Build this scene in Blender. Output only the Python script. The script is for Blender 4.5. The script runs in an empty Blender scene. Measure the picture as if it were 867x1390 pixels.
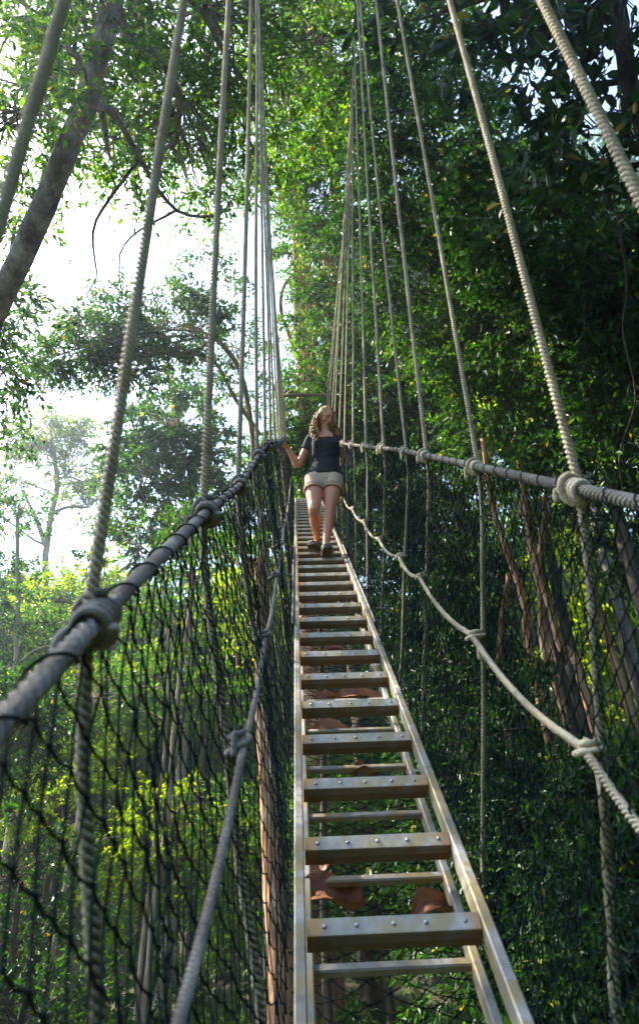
import bpy, math, random
import numpy as np
from mathutils import Vector

random.seed(7)
RNG = np.random.default_rng(11)
sc = bpy.context.scene
COL = sc.collection
R_ = math.radians

# ------------------------------------------------------------------ view frame (camera at the origin)
F, CX, CY = 900.0, 433.5, 650.0
CAMR = np.array([[0.9991693867, 0.0407496827, 0.0],
                 [0.0203802477, -0.4997172555, -0.8659487918],
                 [-0.0352871386, 0.8652295232, -0.5001326724]])
def ray(x, y):
    v = CAMR @ np.array([x - CX, CY - y, -F]); return v / np.linalg.norm(v)
def PD(x, y, d):            # point at a distance along a direction
    return ray(x, y) * d
def PY(x, y, Y):            # point on the vertical plane at forward distance Y
    v = ray(x, y); return v * (Y / v[1])
# walkway frame: s along, u to the right, v up from its plane
Bd = ray(400, 575)
Ru = np.cross(Bd, [0, 0, 1.]); Ru /= np.linalg.norm(Ru)
Nv = np.cross(Ru, Bd)
def BR(s, u, v):
    return s * Bd + u * Ru + (v - 0.001 * s * s) * Nv

# ------------------------------------------------------------------ materials
def mat(name):
    m = bpy.data.materials.new(name); m.use_nodes = True
    nt = m.node_tree; bs = nt.nodes['Principled BSDF']
    return m, nt, bs
def N(nt, typ, **kw):
    n = nt.nodes.new(typ)
    for k, v in kw.items():
        if k in n.inputs.keys() if hasattr(n.inputs, 'keys') else False:
            n.inputs[k].default_value = v
        else:
            setattr(n, k, v)
    return n
def L(nt, a, b): nt.links.new(a, b)
def ramp(nt, fac, stops):
    r = nt.nodes.new('ShaderNodeValToRGB')
    el = r.color_ramp.elements
    while len(el) > 1: el.remove(el[-1])
    el[0].position = stops[0][0]; el[0].color = (*stops[0][1], 1)
    for p, c in stops[1:]:
        e = el.new(p); e.color = (*c, 1)
    L(nt, fac, r.inputs[0]); return r
def noisy(name, stops, scale=5, rough=.7, bump=.0, bscale=30, detail=4, stretch=(1, 1, 1), metal=0, spec=.5):
    m, nt, bs = mat(name)
    tc = nt.nodes.new('ShaderNodeTexCoord'); mp = nt.nodes.new('ShaderNodeMapping')
    mp.inputs['Scale'].default_value = stretch
    L(nt, tc.outputs['Object'], mp.inputs[0])
    n = nt.nodes.new('ShaderNodeTexNoise'); n.inputs['Scale'].default_value = scale; n.inputs['Detail'].default_value = detail
    L(nt, mp.outputs[0], n.inputs['Vector'])
    r = ramp(nt, n.outputs['Fac'], stops)
    L(nt, r.outputs[0], bs.inputs['Base Color'])
    bs.inputs['Roughness'].default_value = rough; bs.inputs['Metallic'].default_value = metal
    bs.inputs['Specular IOR Level'].default_value = spec
    if bump:
        n2 = nt.nodes.new('ShaderNodeTexNoise'); n2.inputs['Scale'].default_value = bscale; n2.inputs['Detail'].default_value = 5
        L(nt, mp.outputs[0], n2.inputs['Vector'])
        b = nt.nodes.new('ShaderNodeBump'); b.inputs['Strength'].default_value = bump; b.inputs['Distance'].default_value = .02
        L(nt, n2.outputs['Fac'], b.inputs['Height']); L(nt, b.outputs[0], bs.inputs['Normal'])
    return m

def darken_grooves(m):      # dirt and strand shade painted into the grooves of the lay
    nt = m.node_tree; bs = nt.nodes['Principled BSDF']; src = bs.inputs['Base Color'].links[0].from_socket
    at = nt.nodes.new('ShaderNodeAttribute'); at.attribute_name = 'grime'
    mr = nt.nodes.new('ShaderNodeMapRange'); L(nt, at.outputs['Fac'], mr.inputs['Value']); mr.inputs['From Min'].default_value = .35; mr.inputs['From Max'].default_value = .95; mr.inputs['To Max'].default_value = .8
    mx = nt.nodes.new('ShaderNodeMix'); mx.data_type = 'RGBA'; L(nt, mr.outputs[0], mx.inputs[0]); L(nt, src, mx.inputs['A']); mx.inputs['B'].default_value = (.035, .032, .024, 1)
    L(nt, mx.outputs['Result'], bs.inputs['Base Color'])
def leafmat(name, c1, c2, c3, trans=.45, gloss=.25, rough=.42, tr_tint=(1.7, 1.8, .25)):
    """each leaf has its own shade (random per island); young and old leaves differ"""
    m, nt, bs = mat(name)
    g = nt.nodes.new('ShaderNodeNewGeometry')
    r = ramp(nt, g.outputs['Random Per Island'], [(0, c1), (.5, c2), (.85, c3), (.975, tuple(min(1, x * 1.25) for x in c3)), (1, (.30, .22, .03))])
    L(nt, r.outputs[0], bs.inputs['Base Color'])
    bs.inputs['Roughness'].default_value = rough
    bs.inputs['Specular IOR Level'].default_value = gloss
    tl = nt.nodes.new('ShaderNodeBsdfTranslucent')
    mx = nt.nodes.new('ShaderNodeMix'); mx.data_type = 'RGBA'; mx.blend_type = 'MULTIPLY'; mx.inputs[0].default_value = 1
    L(nt, r.outputs[0], mx.inputs['A']); mx.inputs['B'].default_value = (*tr_tint, 1)
    L(nt, mx.outputs['Result'], tl.inputs['Color'])
    ms = nt.nodes.new('ShaderNodeMixShader'); ms.inputs[0].default_value = trans
    L(nt, bs.outputs[0], ms.inputs[1]); L(nt, tl.outputs[0], ms.inputs[2])
    out = nt.nodes['Material Output']; L(nt, ms.outputs[0], out.inputs['Surface'])
    return m

def barkmat(name, c1, c2, c3, sc_=3.0):
    m, nt, bs = mat(name)
    tc = nt.nodes.new('ShaderNodeTexCoord'); mp = nt.nodes.new('ShaderNodeMapping')
    mp.inputs['Scale'].default_value = (1, 1, .3); L(nt, tc.outputs['Object'], mp.inputs[0])
    n = nt.nodes.new('ShaderNodeTexNoise'); n.inputs['Scale'].default_value = sc_; n.inputs['Detail'].default_value = 8; n.inputs['Roughness'].default_value = .65
    L(nt, mp.outputs[0], n.inputs['Vector'])
    r = ramp(nt, n.outputs['Fac'], [(.32, c1), (.5, c2), (.68, c3)])
    L(nt, r.outputs[0], bs.inputs['Base Color'])
    v = nt.nodes.new('ShaderNodeTexNoise'); v.inputs['Scale'].default_value = 22; v.inputs['Detail'].default_value = 6
    L(nt, mp.outputs[0], v.inputs['Vector'])
    b = nt.nodes.new('ShaderNodeBump'); b.inputs['Strength'].default_value = .9; b.inputs['Distance'].default_value = .03
    L(nt, v.outputs['Fac'], b.inputs['Height']); L(nt, b.outputs[0], bs.inputs['Normal'])
    bs.inputs['Roughness'].default_value = .9; bs.inputs['Specular IOR Level'].default_value = .15
    return m

M = {}
M['rope'] = noisy('pale_rope', [(.3, (.28, .225, .14)), (.55, (.47, .395, .265)), (.75, (.60, .52, .37))], 9, .85, .35, 160)
M['rope_grey'] = noisy('grey_rope', [(.3, (.105, .09, .072)), (.55, (.20, .175, .145)), (.75, (.31, .275, .235))], 8, .85, .35, 160)
M['rope_green'] = noisy('weathered_rope', [(.3, (.13, .125, .06)), (.55, (.24, .22, .12)), (.75, (.34, .31, .19))], 9, .85, .35, 160)
for k_ in ('rope', 'rope_grey', 'rope_green'): darken_grooves(M[k_])
M['cable'] = noisy('dark_cable', [(.3, (.05, .05, .045)), (.7, (.12, .11, .10))], 12, .7, .3, 120)
M['net'] = noisy('black_netting', [(.3, (.005, .009, .009)), (.7, (.014, .024, .023))], 20, 1, 0, spec=.05)
M['bolt'] = noisy('galvanised_bolt', [(.3, (.22, .22, .23)), (.7, (.42, .41, .40))], 40, .45, metal=.7)
M['wood_bar'] = noisy('weathered_wood', [(.3, (.12, .08, .05)), (.7, (.28, .19, .12))], 6, .8, .5, 60, stretch=(.2, 1, 1))
M['dark_rail'] = noisy('dark_rail', [(.3, (.035, .036, .045)), (.6, (.075, .075, .085)), (.75, (.16, .13, .09))], 7, .55, .2, 50)

def alumat():
    m, nt, bs = mat('weathered_aluminium')
    tc = nt.nodes.new('ShaderNodeTexCoord')
    n = nt.nodes.new('ShaderNodeTexNoise'); n.inputs['Scale'].default_value = 9; n.inputs['Detail'].default_value = 7; n.inputs['Roughness'].default_value = .6
    L(nt, tc.outputs['Object'], n.inputs['Vector'])
    base = ramp(nt, n.outputs['Fac'], [(.30, (.13, .115, .08)), (.5, (.25, .235, .205)), (.7, (.38, .375, .36))])
    n2 = nt.nodes.new('ShaderNodeTexNoise'); n2.inputs['Scale'].default_value = 13; n2.inputs['Detail'].default_value = 3
    L(nt, tc.outputs['Object'], n2.inputs['Vector'])
    st = ramp(nt, n2.outputs['Fac'], [(.46, (0, 0, 0)), (.60, (.9, .9, .9))])
    mx = nt.nodes.new('ShaderNodeMix'); mx.data_type = 'RGBA'
    L(nt, st.outputs[0], mx.inputs[0]); L(nt, base.outputs[0], mx.inputs['A']); mx.inputs['B'].default_value = (.26, .205, .10, 1)
    L(nt, mx.outputs['Result'], bs.inputs['Base Color'])
    bs.inputs['Metallic'].default_value = .15; bs.inputs['Roughness'].default_value = .5
    b = nt.nodes.new('ShaderNodeBump'); b.inputs['Strength'].default_value = .25; b.inputs['Distance'].default_value = .004
    L(nt, n.outputs['Fac'], b.inputs['Height']); L(nt, b.outputs[0], bs.inputs['Normal'])
    return m, mx, nt, tc
M['alu'] = alumat()[0]
def treadmat():
    m, mx, nt, tc = alumat(); m.name = 'stained_tread'
    # rust-yellow stains collect at the two fixed ends of each tread (object x runs along it)
    sep = nt.nodes.new('ShaderNodeSeparateXYZ'); L(nt, tc.outputs['Object'], sep.inputs[0])
    ab = nt.nodes.new('ShaderNodeMath'); ab.operation = 'ABSOLUTE'; L(nt, sep.outputs[0], ab.inputs[0])
    oi = nt.nodes.new('ShaderNodeObjectInfo')
    n = nt.nodes.new('ShaderNodeTexNoise'); n.noise_dimensions = '4D'; n.inputs['Scale'].default_value = 16; n.inputs['Detail'].default_value = 4
    ml = nt.nodes.new('ShaderNodeMath'); ml.operation = 'MULTIPLY'; ml.inputs[1].default_value = 50
    L(nt, oi.outputs['Random'], ml.inputs[0]); L(nt, ml.outputs[0], n.inputs['W']); L(nt, tc.outputs['Object'], n.inputs['Vector'])
    ad = nt.nodes.new('ShaderNodeMath'); ad.operation = 'MULTIPLY_ADD'; ad.inputs[1].default_value = .16
    L(nt, n.outputs['Fac'], ad.inputs[0]); L(nt, ab.outputs[0], ad.inputs[2])
    r = ramp(nt, ad.outputs[0], [(.235, (0, 0, 0)), (.275, (.85, .85, .85))])
    m2 = nt.nodes.new('ShaderNodeMix'); m2.data_type = 'RGBA'
    L(nt, r.outputs[0], m2.inputs[0]); L(nt, mx.outputs['Result'], m2.inputs['A']); m2.inputs['B'].default_value = (.33, .18, .055, 1)
    # paints shade and brown oxide on the tread's face, light on the foot-worn lip
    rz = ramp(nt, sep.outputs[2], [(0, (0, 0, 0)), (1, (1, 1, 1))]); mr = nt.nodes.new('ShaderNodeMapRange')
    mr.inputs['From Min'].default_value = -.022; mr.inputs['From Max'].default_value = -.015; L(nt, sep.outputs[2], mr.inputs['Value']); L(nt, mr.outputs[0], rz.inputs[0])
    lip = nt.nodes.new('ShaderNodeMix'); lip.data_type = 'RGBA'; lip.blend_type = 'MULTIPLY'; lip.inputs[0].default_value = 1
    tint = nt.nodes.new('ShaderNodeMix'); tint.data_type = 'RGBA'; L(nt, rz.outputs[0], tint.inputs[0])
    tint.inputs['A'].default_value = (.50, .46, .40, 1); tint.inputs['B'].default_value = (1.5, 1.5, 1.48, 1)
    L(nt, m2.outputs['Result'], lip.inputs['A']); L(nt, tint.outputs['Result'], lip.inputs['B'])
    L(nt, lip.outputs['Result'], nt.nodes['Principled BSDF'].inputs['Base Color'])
    return m
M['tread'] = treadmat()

M['bark_grey'] = barkmat('grey_bark', (.05, .042, .036), (.20, .165, .14), (.42, .36, .31), 5)
M['bark_pale'] = barkmat('pale_bark', (.20, .15, .11), (.42, .34, .27), (.62, .54, .46), 4)
M['bark_red'] = barkmat('reddish_bark', (.14, .065, .03), (.40, .22, .12), (.66, .43, .26), 6)
M['bark_dark'] = barkmat('dark_bark', (.035, .028, .022), (.075, .06, .045), (.14, .11, .08), 4)
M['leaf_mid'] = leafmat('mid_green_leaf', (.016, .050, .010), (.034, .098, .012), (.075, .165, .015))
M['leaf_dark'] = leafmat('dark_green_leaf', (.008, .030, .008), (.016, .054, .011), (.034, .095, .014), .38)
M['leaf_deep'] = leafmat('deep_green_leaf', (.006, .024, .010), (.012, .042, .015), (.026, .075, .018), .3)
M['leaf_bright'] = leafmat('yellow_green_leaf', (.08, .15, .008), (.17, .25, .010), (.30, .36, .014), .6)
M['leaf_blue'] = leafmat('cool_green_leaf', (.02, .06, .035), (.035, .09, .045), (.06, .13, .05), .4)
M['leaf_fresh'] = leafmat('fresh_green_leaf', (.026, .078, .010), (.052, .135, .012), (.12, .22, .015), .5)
M['leaf_pale'] = leafmat('pale_green_leaf', (.09, .14, .05), (.14, .19, .06), (.2, .25, .08), .4)
M['dead_leaf'] = noisy('dead_leaf', [(.35, (.16, .055, .022)), (.6, (.30, .11, .045)), (.75, (.38, .19, .09))], 14, .6, .4, 30)
M['ground'] = noisy('forest_floor', [(.3, (.018, .015, .008)), (.5, (.035, .032, .012)), (.7, (.022, .045, .01))], 1.5, .95, .8, 9)
M['skin'] = noisy('skin', [(.3, (.56, .225, .12)), (.7, (.64, .28, .16))], 8, .48, .05, 200)
M['skin'].node_tree.nodes['Principled BSDF'].inputs['Subsurface Weight'].default_value = .15
M['skin'].node_tree.nodes['Principled BSDF'].inputs['Subsurface Radius'].default_value = (.02, .008, .004)
M['shirt'] = noisy('black_cotton', [(.3, (.016, .017, .020)), (.7, (.030, .031, .035))], 14, .9, .5, 22, spec=.2)
M['shorts'] = noisy('cream_cotton', [(.3, (.50, .37, .26)), (.7, (.63, .48, .36))], 22, .9, .4, 30, spec=.2)
M['hair'] = noisy('wavy_hair', [(.3, (.10, .042, .016)), (.5, (.31, .15, .05)), (.66, (.66, .42, .19))], 28, .5, 0, stretch=(1, 1, .25))
M['shoe'] = noisy('brown_shoe', [(.3, (.10, .075, .06)), (.7, (.22, .17, .135))], 30, .8, .3, 80)
M['sole'] = noisy('dark_sole', [(.3, (.05, .035, .025)), (.7, (.11, .08, .055))], 50, .8, .6, 90)
M['sock'] = noisy('teal_sock', [(.3, (.015, .20, .22)), (.7, (.03, .30, .32))], 30, .9)
M['lips'] = noisy('lips', [(.3, (.33, .10, .09)), (.7, (.38, .13, .11))], 30, .45)
M['brow'] = noisy('brow', [(.3, (.10, .05, .03)), (.7, (.15, .08, .05))], 60, .8)
M['eye_white'] = noisy('eye_white', [(.3, (.36, .32, .30)), (.7, (.42, .38, .36))], 10, .25)
M['iris'] = noisy('iris', [(.3, (.03, .02, .015)), (.7, (.06, .04, .03))], 50, .2)
M['strap'] = noisy('grey_strap', [(.3, (.10, .10, .10)), (.7, (.2, .2, .2))], 40, .8)

# ------------------------------------------------------------------ object helpers
def tag(o, label=None, cat=None, group=None, kind=None):
    if label: o['label'] = label
    if cat: o['category'] = cat
    if group: o['group'] = group
    if kind: o['kind'] = kind
    return o
def empty(name, loc, label, cat, group=None):
    o = bpy.data.objects.new(name, None); COL.objects.link(o); o.location = Vector(loc); o.empty_display_size = .1
    return tag(o, label, cat, group)
def mkmesh(name, V, faces, m, smooth=True):
    """faces: an (n,k) int array or a list of such arrays"""
    V = np.asarray(V, dtype=np.float32)
    if not isinstance(faces, list): faces = [faces]
    faces = [np.asarray(f, dtype=np.int32) for f in faces if len(f)]
    me = bpy.data.meshes.new(name)
    me.vertices.add(len(V)); me.vertices.foreach_set('co', V.ravel())
    nl = sum(f.size for f in faces); npoly = sum(len(f) for f in faces)
    me.loops.add(nl); me.polygons.add(npoly)
    me.loops.foreach_set('vertex_index', np.concatenate([f.ravel() for f in faces]))
    tot = np.concatenate([np.full(len(f), f.shape[1], dtype=np.int32) for f in faces])
    st = np.concatenate([[0], np.cumsum(tot)[:-1]]).astype(np.int32)
    me.polygons.foreach_set('loop_start', st); me.polygons.foreach_set('loop_total', tot)
    me.polygons.foreach_set('use_smooth', np.full(npoly, smooth))
    me.update(calc_edges=True)
    me.materials.append(m)
    return me
class MB:
    """collects pieces in world coordinates and links them as one mesh object"""
    def __init__(s): s.V = []; s.F = {}; s.n = 0; s.G = []; s.grime = False
    def add(s, V, *faces, G=None):
        V = np.asarray(V, dtype=float)
        if G is not None: s.grime = True
        s.G.append(np.zeros(len(V)) if G is None else G)
        for f in faces:
            f = np.asarray(f, dtype=np.int64)
            if len(f): s.F.setdefault(f.shape[1], []).append(f + s.n)
        s.V.append(V); s.n += len(V); return s
    def build(s, name, m, parent=None, smooth=True, origin=None):
        V = np.concatenate(s.V)
        if parent is not None and parent.type != 'EMPTY':
            org = np.array(parent.matrix_basis.translation)
            p = parent.parent
            while p: org = org + np.array(p.location); p = p.parent
        elif parent is not None: org = np.array(parent.location)
        else: org = np.zeros(3)
        o_loc = np.zeros(3)
        if parent is None:
            o_loc = np.array(origin) if origin is not None else V.mean(0)
        elif origin is not None:
            o_loc = np.array(origin) - org
        me = mkmesh(name, V - org - o_loc, [np.concatenate(f) for f in s.F.values()], m, smooth)
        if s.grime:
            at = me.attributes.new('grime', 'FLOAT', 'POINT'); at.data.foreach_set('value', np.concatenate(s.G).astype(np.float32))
        o = bpy.data.objects.new(name, me); COL.objects.link(o); o.location = Vector(o_loc)
        if parent is not None: o.parent = parent
        return o

def frames(P):
    """parallel-ish frames along a polyline"""
    P = np.asarray(P, float)
    T = np.gradient(P, axis=0); T /= np.linalg.norm(T, axis=1)[:, None] + 1e-12
    ref = np.array([0, 0, 1.]) if abs(T[:, 2]).mean() < .8 else np.array([1., 0, 0])
    a = np.cross(T, ref); a /= np.linalg.norm(a, axis=1)[:, None] + 1e-12
    b = np.cross(T, a)
    return T, a, b
def grid_faces(nr, nc, off=0):
    i = np.arange(nr - 1)[:, None]; j = np.arange(nc)[None, :]; j2 = (j + 1) % nc
    return np.stack([i * nc + j, i * nc + j2, (i + 1) * nc + j2, (i + 1) * nc + j], -1).reshape(-1, 4) + off
def tube(mb, P, r, n=8, cap=True, lump=0):
    P = np.asarray(P, float); r = np.broadcast_to(np.asarray(r, float), (len(P),))
    T, a, b = frames(P)
    th = np.linspace(0, 2 * np.pi, n, endpoint=False)
    rr = r[:, None] * np.ones((1, n))
    if lump: rr = rr * (1 + lump * RNG.standard_normal(rr.shape))
    V = P[:, None, :] + rr[..., None] * (np.cos(th)[None, :, None] * a[:, None, :] + np.sin(th)[None, :, None] * b[:, None, :])
    fs = [grid_faces(len(P), n)]
    V = V.reshape(-1, 3)
    if cap:
        V = np.vstack([V, P[0], P[-1]]); k = len(P) * n
        j = np.arange(n); j2 = (j + 1) % n
        fs.append(np.stack([np.full(n, k), j2, j], -1)); fs.append(np.stack([np.full(n, k + 1), (len(P) - 1) * n + j, (len(P) - 1) * n + j2], -1))
    mb.add(V, *fs)
def resample(P, step):
    P = np.asarray(P, float); d = np.r_[0, np.cumsum(np.linalg.norm(np.diff(P, axis=0), axis=1))]
    n = max(2, int(d[-1] / step) + 1); t = np.linspace(0, d[-1], n)
    return np.stack([np.interp(t, d, P[:, k]) for k in range(3)], 1)
def smooth_path(P, step):
    """Catmull-Rom through the points"""
    P = np.asarray(P, float)
    if len(P) < 3: return resample(P, step)
    Q = np.vstack([2 * P[0] - P[1], P, 2 * P[-1] - P[-2]]); out = []
    for i in range(1, len(Q) - 2):
        p0, p1, p2, p3 = Q[i - 1:i + 3]
        n = max(2, int(np.linalg.norm(p2 - p1) / step))
        t = np.linspace(0, 1, n, endpoint=False)[:, None]
        out.append(.5 * ((2 * p1) + (-p0 + p2) * t + (2 * p0 - 5 * p1 + 4 * p2 - p3) * t ** 2 + (-p0 + 3 * p1 - 3 * p2 + p3) * t ** 3))
    out.append(P[-1:]); return np.vstack(out)
def laid_rope(mb, P, r, pitch=None, detail=1.0):
    """a three-strand laid rope: a lobed section that turns along the path"""
    pitch = pitch or r * 3.7
    P = resample(P, pitch / (10 * detail))
    d = np.r_[0, np.cumsum(np.linalg.norm(np.diff(P, axis=0), axis=1))]
    n = 12
    T, a, b = frames(P)
    th = np.linspace(0, 2 * np.pi, n, endpoint=False)[None, :]
    ph = -2 * np.pi * d[:, None] / pitch / 1.0
    tq = (th + np.pi / 3) % (2 * np.pi / 3) - np.pi / 3; rr = r * (.40 + .62 * ((np.cos(tq) - .5) / .5) ** .55); al = th + ph      # the grooves follow the lay
    V = P[:, None, :] + rr[..., None] * (np.cos(al)[..., None] * a[:, None, :] + np.sin(al)[..., None] * b[:, None, :])
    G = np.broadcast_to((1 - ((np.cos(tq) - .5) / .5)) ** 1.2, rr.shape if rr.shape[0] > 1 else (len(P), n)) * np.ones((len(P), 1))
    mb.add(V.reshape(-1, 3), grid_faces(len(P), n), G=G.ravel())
def box(mb, c, ax, ay, az, hx, hy, hz, bev=0):
    c = np.asarray(c, float)
    if bev <= 0:
        V = [c + sx * hx * ax + sy * hy * ay + sz * hz * az for sz in (-1, 1) for sy in (-1, 1) for sx in (-1, 1)]
        mb.add(V, [[0, 2, 3, 1], [4, 5, 7, 6], [0, 1, 5, 4], [2, 6, 7, 3], [0, 4, 6, 2], [1, 3, 7, 5]]); return
    prof = [(-hy + bev, -hz), (hy - bev, -hz), (hy, -hz + bev), (hy, hz - bev), (hy - bev, hz), (-hy + bev, hz), (-hy, hz - bev), (-hy, -hz + bev)]
    extrude(mb, prof, c, ax, ay, az, hx)
def extrude(mb, prof, c, ax, ay, az, hx):
    n = len(prof)
    V = [c + s * hx * ax + y * ay + z * az for s in (-1, 1) for (y, z) in prof]
    j = np.arange(n); j2 = (j + 1) % n
    mb.add(V, np.stack([j, j2, j2 + n, j + n], -1), np.array([list(range(n))[::-1]]), np.array([list(range(n, 2 * n))]))
def interp(tab, s):
    tab = np.array(tab); return np.interp(s, tab[:, 0], tab[:, 1])

# ------------------------------------------------------------------ camera, light, world
cam = bpy.data.cameras.new('camera'); co = bpy.data.objects.new('camera', cam); COL.objects.link(co)
from mathutils import Matrix
# CAMR maps camera axes (x right, y up, z back) to the world
co.matrix_world = Matrix([[*CAMR[0], 0], [*CAMR[1], 0], [*CAMR[2], 0], [0, 0, 0, 1]])
cam.sensor_fit = 'VERTICAL'; cam.sensor_height = 36.0
cam.lens = 36.0 * F / 1390.0
cam.shift_y = -45.0 / 1390.0
cam.clip_start = .02; cam.clip_end = 2000
cam.dof.use_dof = True; cam.dof.focus_distance = 5.9; cam.dof.aperture_fstop = cam.lens / 1000 / .0042
sc.camera = co

SUN = np.array([-.575, .275, .77]); SUN /= np.linalg.norm(SUN)
sun = bpy.data.lights.new('sun', 'SUN'); so = bpy.data.objects.new('sun', sun); COL.objects.link(so)
so.rotation_euler = Vector(SUN).to_track_quat('Z', 'Y').to_euler()
sun.energy = 5.0; sun.angle = R_(.6); sun.color = (1, .90, .74)
w = bpy.data.worlds.new('World'); sc.world = w; w.use_nodes = True
sk = w.node_tree.nodes.new('ShaderNodeTexSky'); sk.sky_type = 'NISHITA'; sk.sun_disc = False
sk.sun_elevation = math.asin(SUN[2]); sk.sun_rotation = math.atan2(SUN[0], SUN[1])
sk.air_density = 1.0; sk.dust_density = 1.3; sk.ozone_density = 1.0
bg = w.node_tree.nodes['Background']; w.node_tree.links.new(sk.outputs[0], bg.inputs[0]); bg.inputs[1].default_value = .125
sc.view_settings.view_transform = 'Standard'; sc.view_settings.look = 'None'; sc.view_settings.gamma = 1
sc.view_settings.exposure = 2.4
cy = sc.cycles
cy.max_bounces = 8; cy.diffuse_bounces = 3; cy.transmission_bounces = 4; cy.volume_bounces = 0; cy.caustics_reflective = False; cy.caustics_refractive = False

# ------------------------------------------------------------------ ground
def gz(x, y):
    x = np.asarray(x, float); y = np.asarray(y, float)
    z = -9 + .30 * np.clip(y, -20, 70) + .10 * np.clip(x, -40, 40)
    return z + .5 * np.sin(x * .35 + 1) * np.cos(y * .28)
xs = np.r_[np.linspace(-600, -70, 10), np.linspace(-60, 60, 61), np.linspace(70, 600, 10)]
ys = np.r_[np.linspace(-300, -30, 8), np.linspace(-24, 90, 58), np.linspace(100, 900, 12)]
X, Y = np.meshgrid(xs, ys); Zg = gz(X, Y)
V = np.stack([X, Y, Zg], -1).reshape(-1, 3); nr, nc = X.shape
i = np.arange(nr - 1)[:, None]; j = np.arange(nc - 1)[None]
Fq = np.stack([i * nc + j, i * nc + j + 1, (i + 1) * nc + j + 1, (i + 1) * nc + j], -1).reshape(-1, 4)
g = MB(); g.add(V, Fq); tag(g.build('ground', M['ground'], origin=(0, 0, 0)), 'dark leaf-littered forest floor sloping uphill', 'ground', kind='structure')

# ------------------------------------------------------------------ foliage
def unit(a): return a / (np.linalg.norm(a, axis=-1, keepdims=True) + 1e-12)
def leaves(mb, P, D, size, wid=.42, fine=False):
    """P base points, D directions (n,3): one folded leaf each, all single islands"""
    n = len(P)
    s = size * (.5 + .95 * RNG.random(n) ** 1.2)[:, None]
    up = unit(np.array([0, 0, 1.]) + .75 * RNG.standard_normal((n, 3)))
    side = unit(np.cross(D, up)); nm = unit(np.cross(side, D))
    w = wid * .5 * s * (.85 + .3 * RNG.random(n))[:, None]
    tip = P + D * s - nm * s * .12
    fold = nm * w * .35
    if fine:
        m1 = P + D * s * .5
        l1 = P + D * s * .28 + side * w * .85 + fold; l2 = P + D * s * .68 + side * w * .8 + fold - nm * s * .03
        r1 = P + D * s * .28 - side * w * .85 + fold; r2 = P + D * s * .68 - side * w * .8 + fold - nm * s * .03
        V = np.stack([P, l1, l2, tip, r2, r1], 1).reshape(-1, 3)
        k = np.arange(n)[:, None] * 6
        mb.add(V, np.vstack([k + np.array([[0, 3, 2, 1]]), k + np.array([[0, 5, 4, 3]])]))
    else:
        c = P + D * s * .46
        V = np.stack([P, c + side * w + fold, tip, c - side * w + fold], 1).reshape(-1, 3)
        mb.add(V, np.arange(n * 4).reshape(-1, 4))
def sprays(C, per=(5, 9), size=.12, spread=.42, droop=.35, out=None, tw=None, lpt=8):
    """leaf positions and directions on small twigs round each clump centre"""
    nt = RNG.integers(per[0], per[1], len(C)); idx = np.repeat(np.arange(len(C)), nt)
    k = len(idx)
    d = RNG.standard_normal((k, 3)); d[:, 2] = d[:, 2] * .55 - .05
    if out is not None: d = d + .8 * out[idx]
    d = unit(d); ln = spread * (.45 + .75 * RNG.random(k))
    nl = lpt
    t = (np.arange(nl) + .5 + .4 * (RNG.random((k, nl)) - .5)) / nl
    base = C[idx][:, None] + d[:, None] * (ln[:, None] * t)[..., None] - np.array([0, 0, 1]) * (droop * ln[:, None] * t ** 2)[..., None]
    base = base + .015 * RNG.standard_normal(base.shape)
    dirs = unit(d[:, None] * .7 + RNG.standard_normal((k, nl, 3)) * .75 - np.array([0, 0, .35]))
    if tw is not None:
        tt = np.linspace(0, 1, 3)
        for q in range(0, k):
            pts = C[idx[q]] + d[q] * (ln[q] * tt)[:, None] - np.array([0, 0, 1]) * (droop * ln[q] * tt ** 2)[:, None]
            tube(tw, pts, [.007, .005, .003], 3, cap=False)
    return base.reshape(-1, 3), dirs.reshape(-1, 3)
def blob_clumps(c, r, n, shell=.5):
    d = unit(RNG.standard_normal((n, 3))); rad = RNG.random(n) ** (1 / 3.)
    rad = rad * (1 - shell) + shell * (.75 + .3 * RNG.random(n))
    # lobes give an uneven outline
    lob = 1 + .28 * np.sin(d[:, 0] * 5 + c[0]) * np.cos(d[:, 1] * 4 + c[1] * 2) + .18 * np.sin(d[:, 2] * 7 + c[2])
    out = d.copy()
    return np.asarray(c) + d * (rad * lob)[:, None] * np.asarray(r), out
def wob(p, q, n, amp):
    t = np.linspace(0, 1, n)[:, None]; P = p + (q - p) * t
    k = RNG.standard_normal((3, 3)) * amp
    return P + np.sin(np.pi * t) * k[0] + np.sin(2 * np.pi * t) * k[1] * .5 + np.sin(3 * np.pi * t) * k[2] * .3

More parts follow.
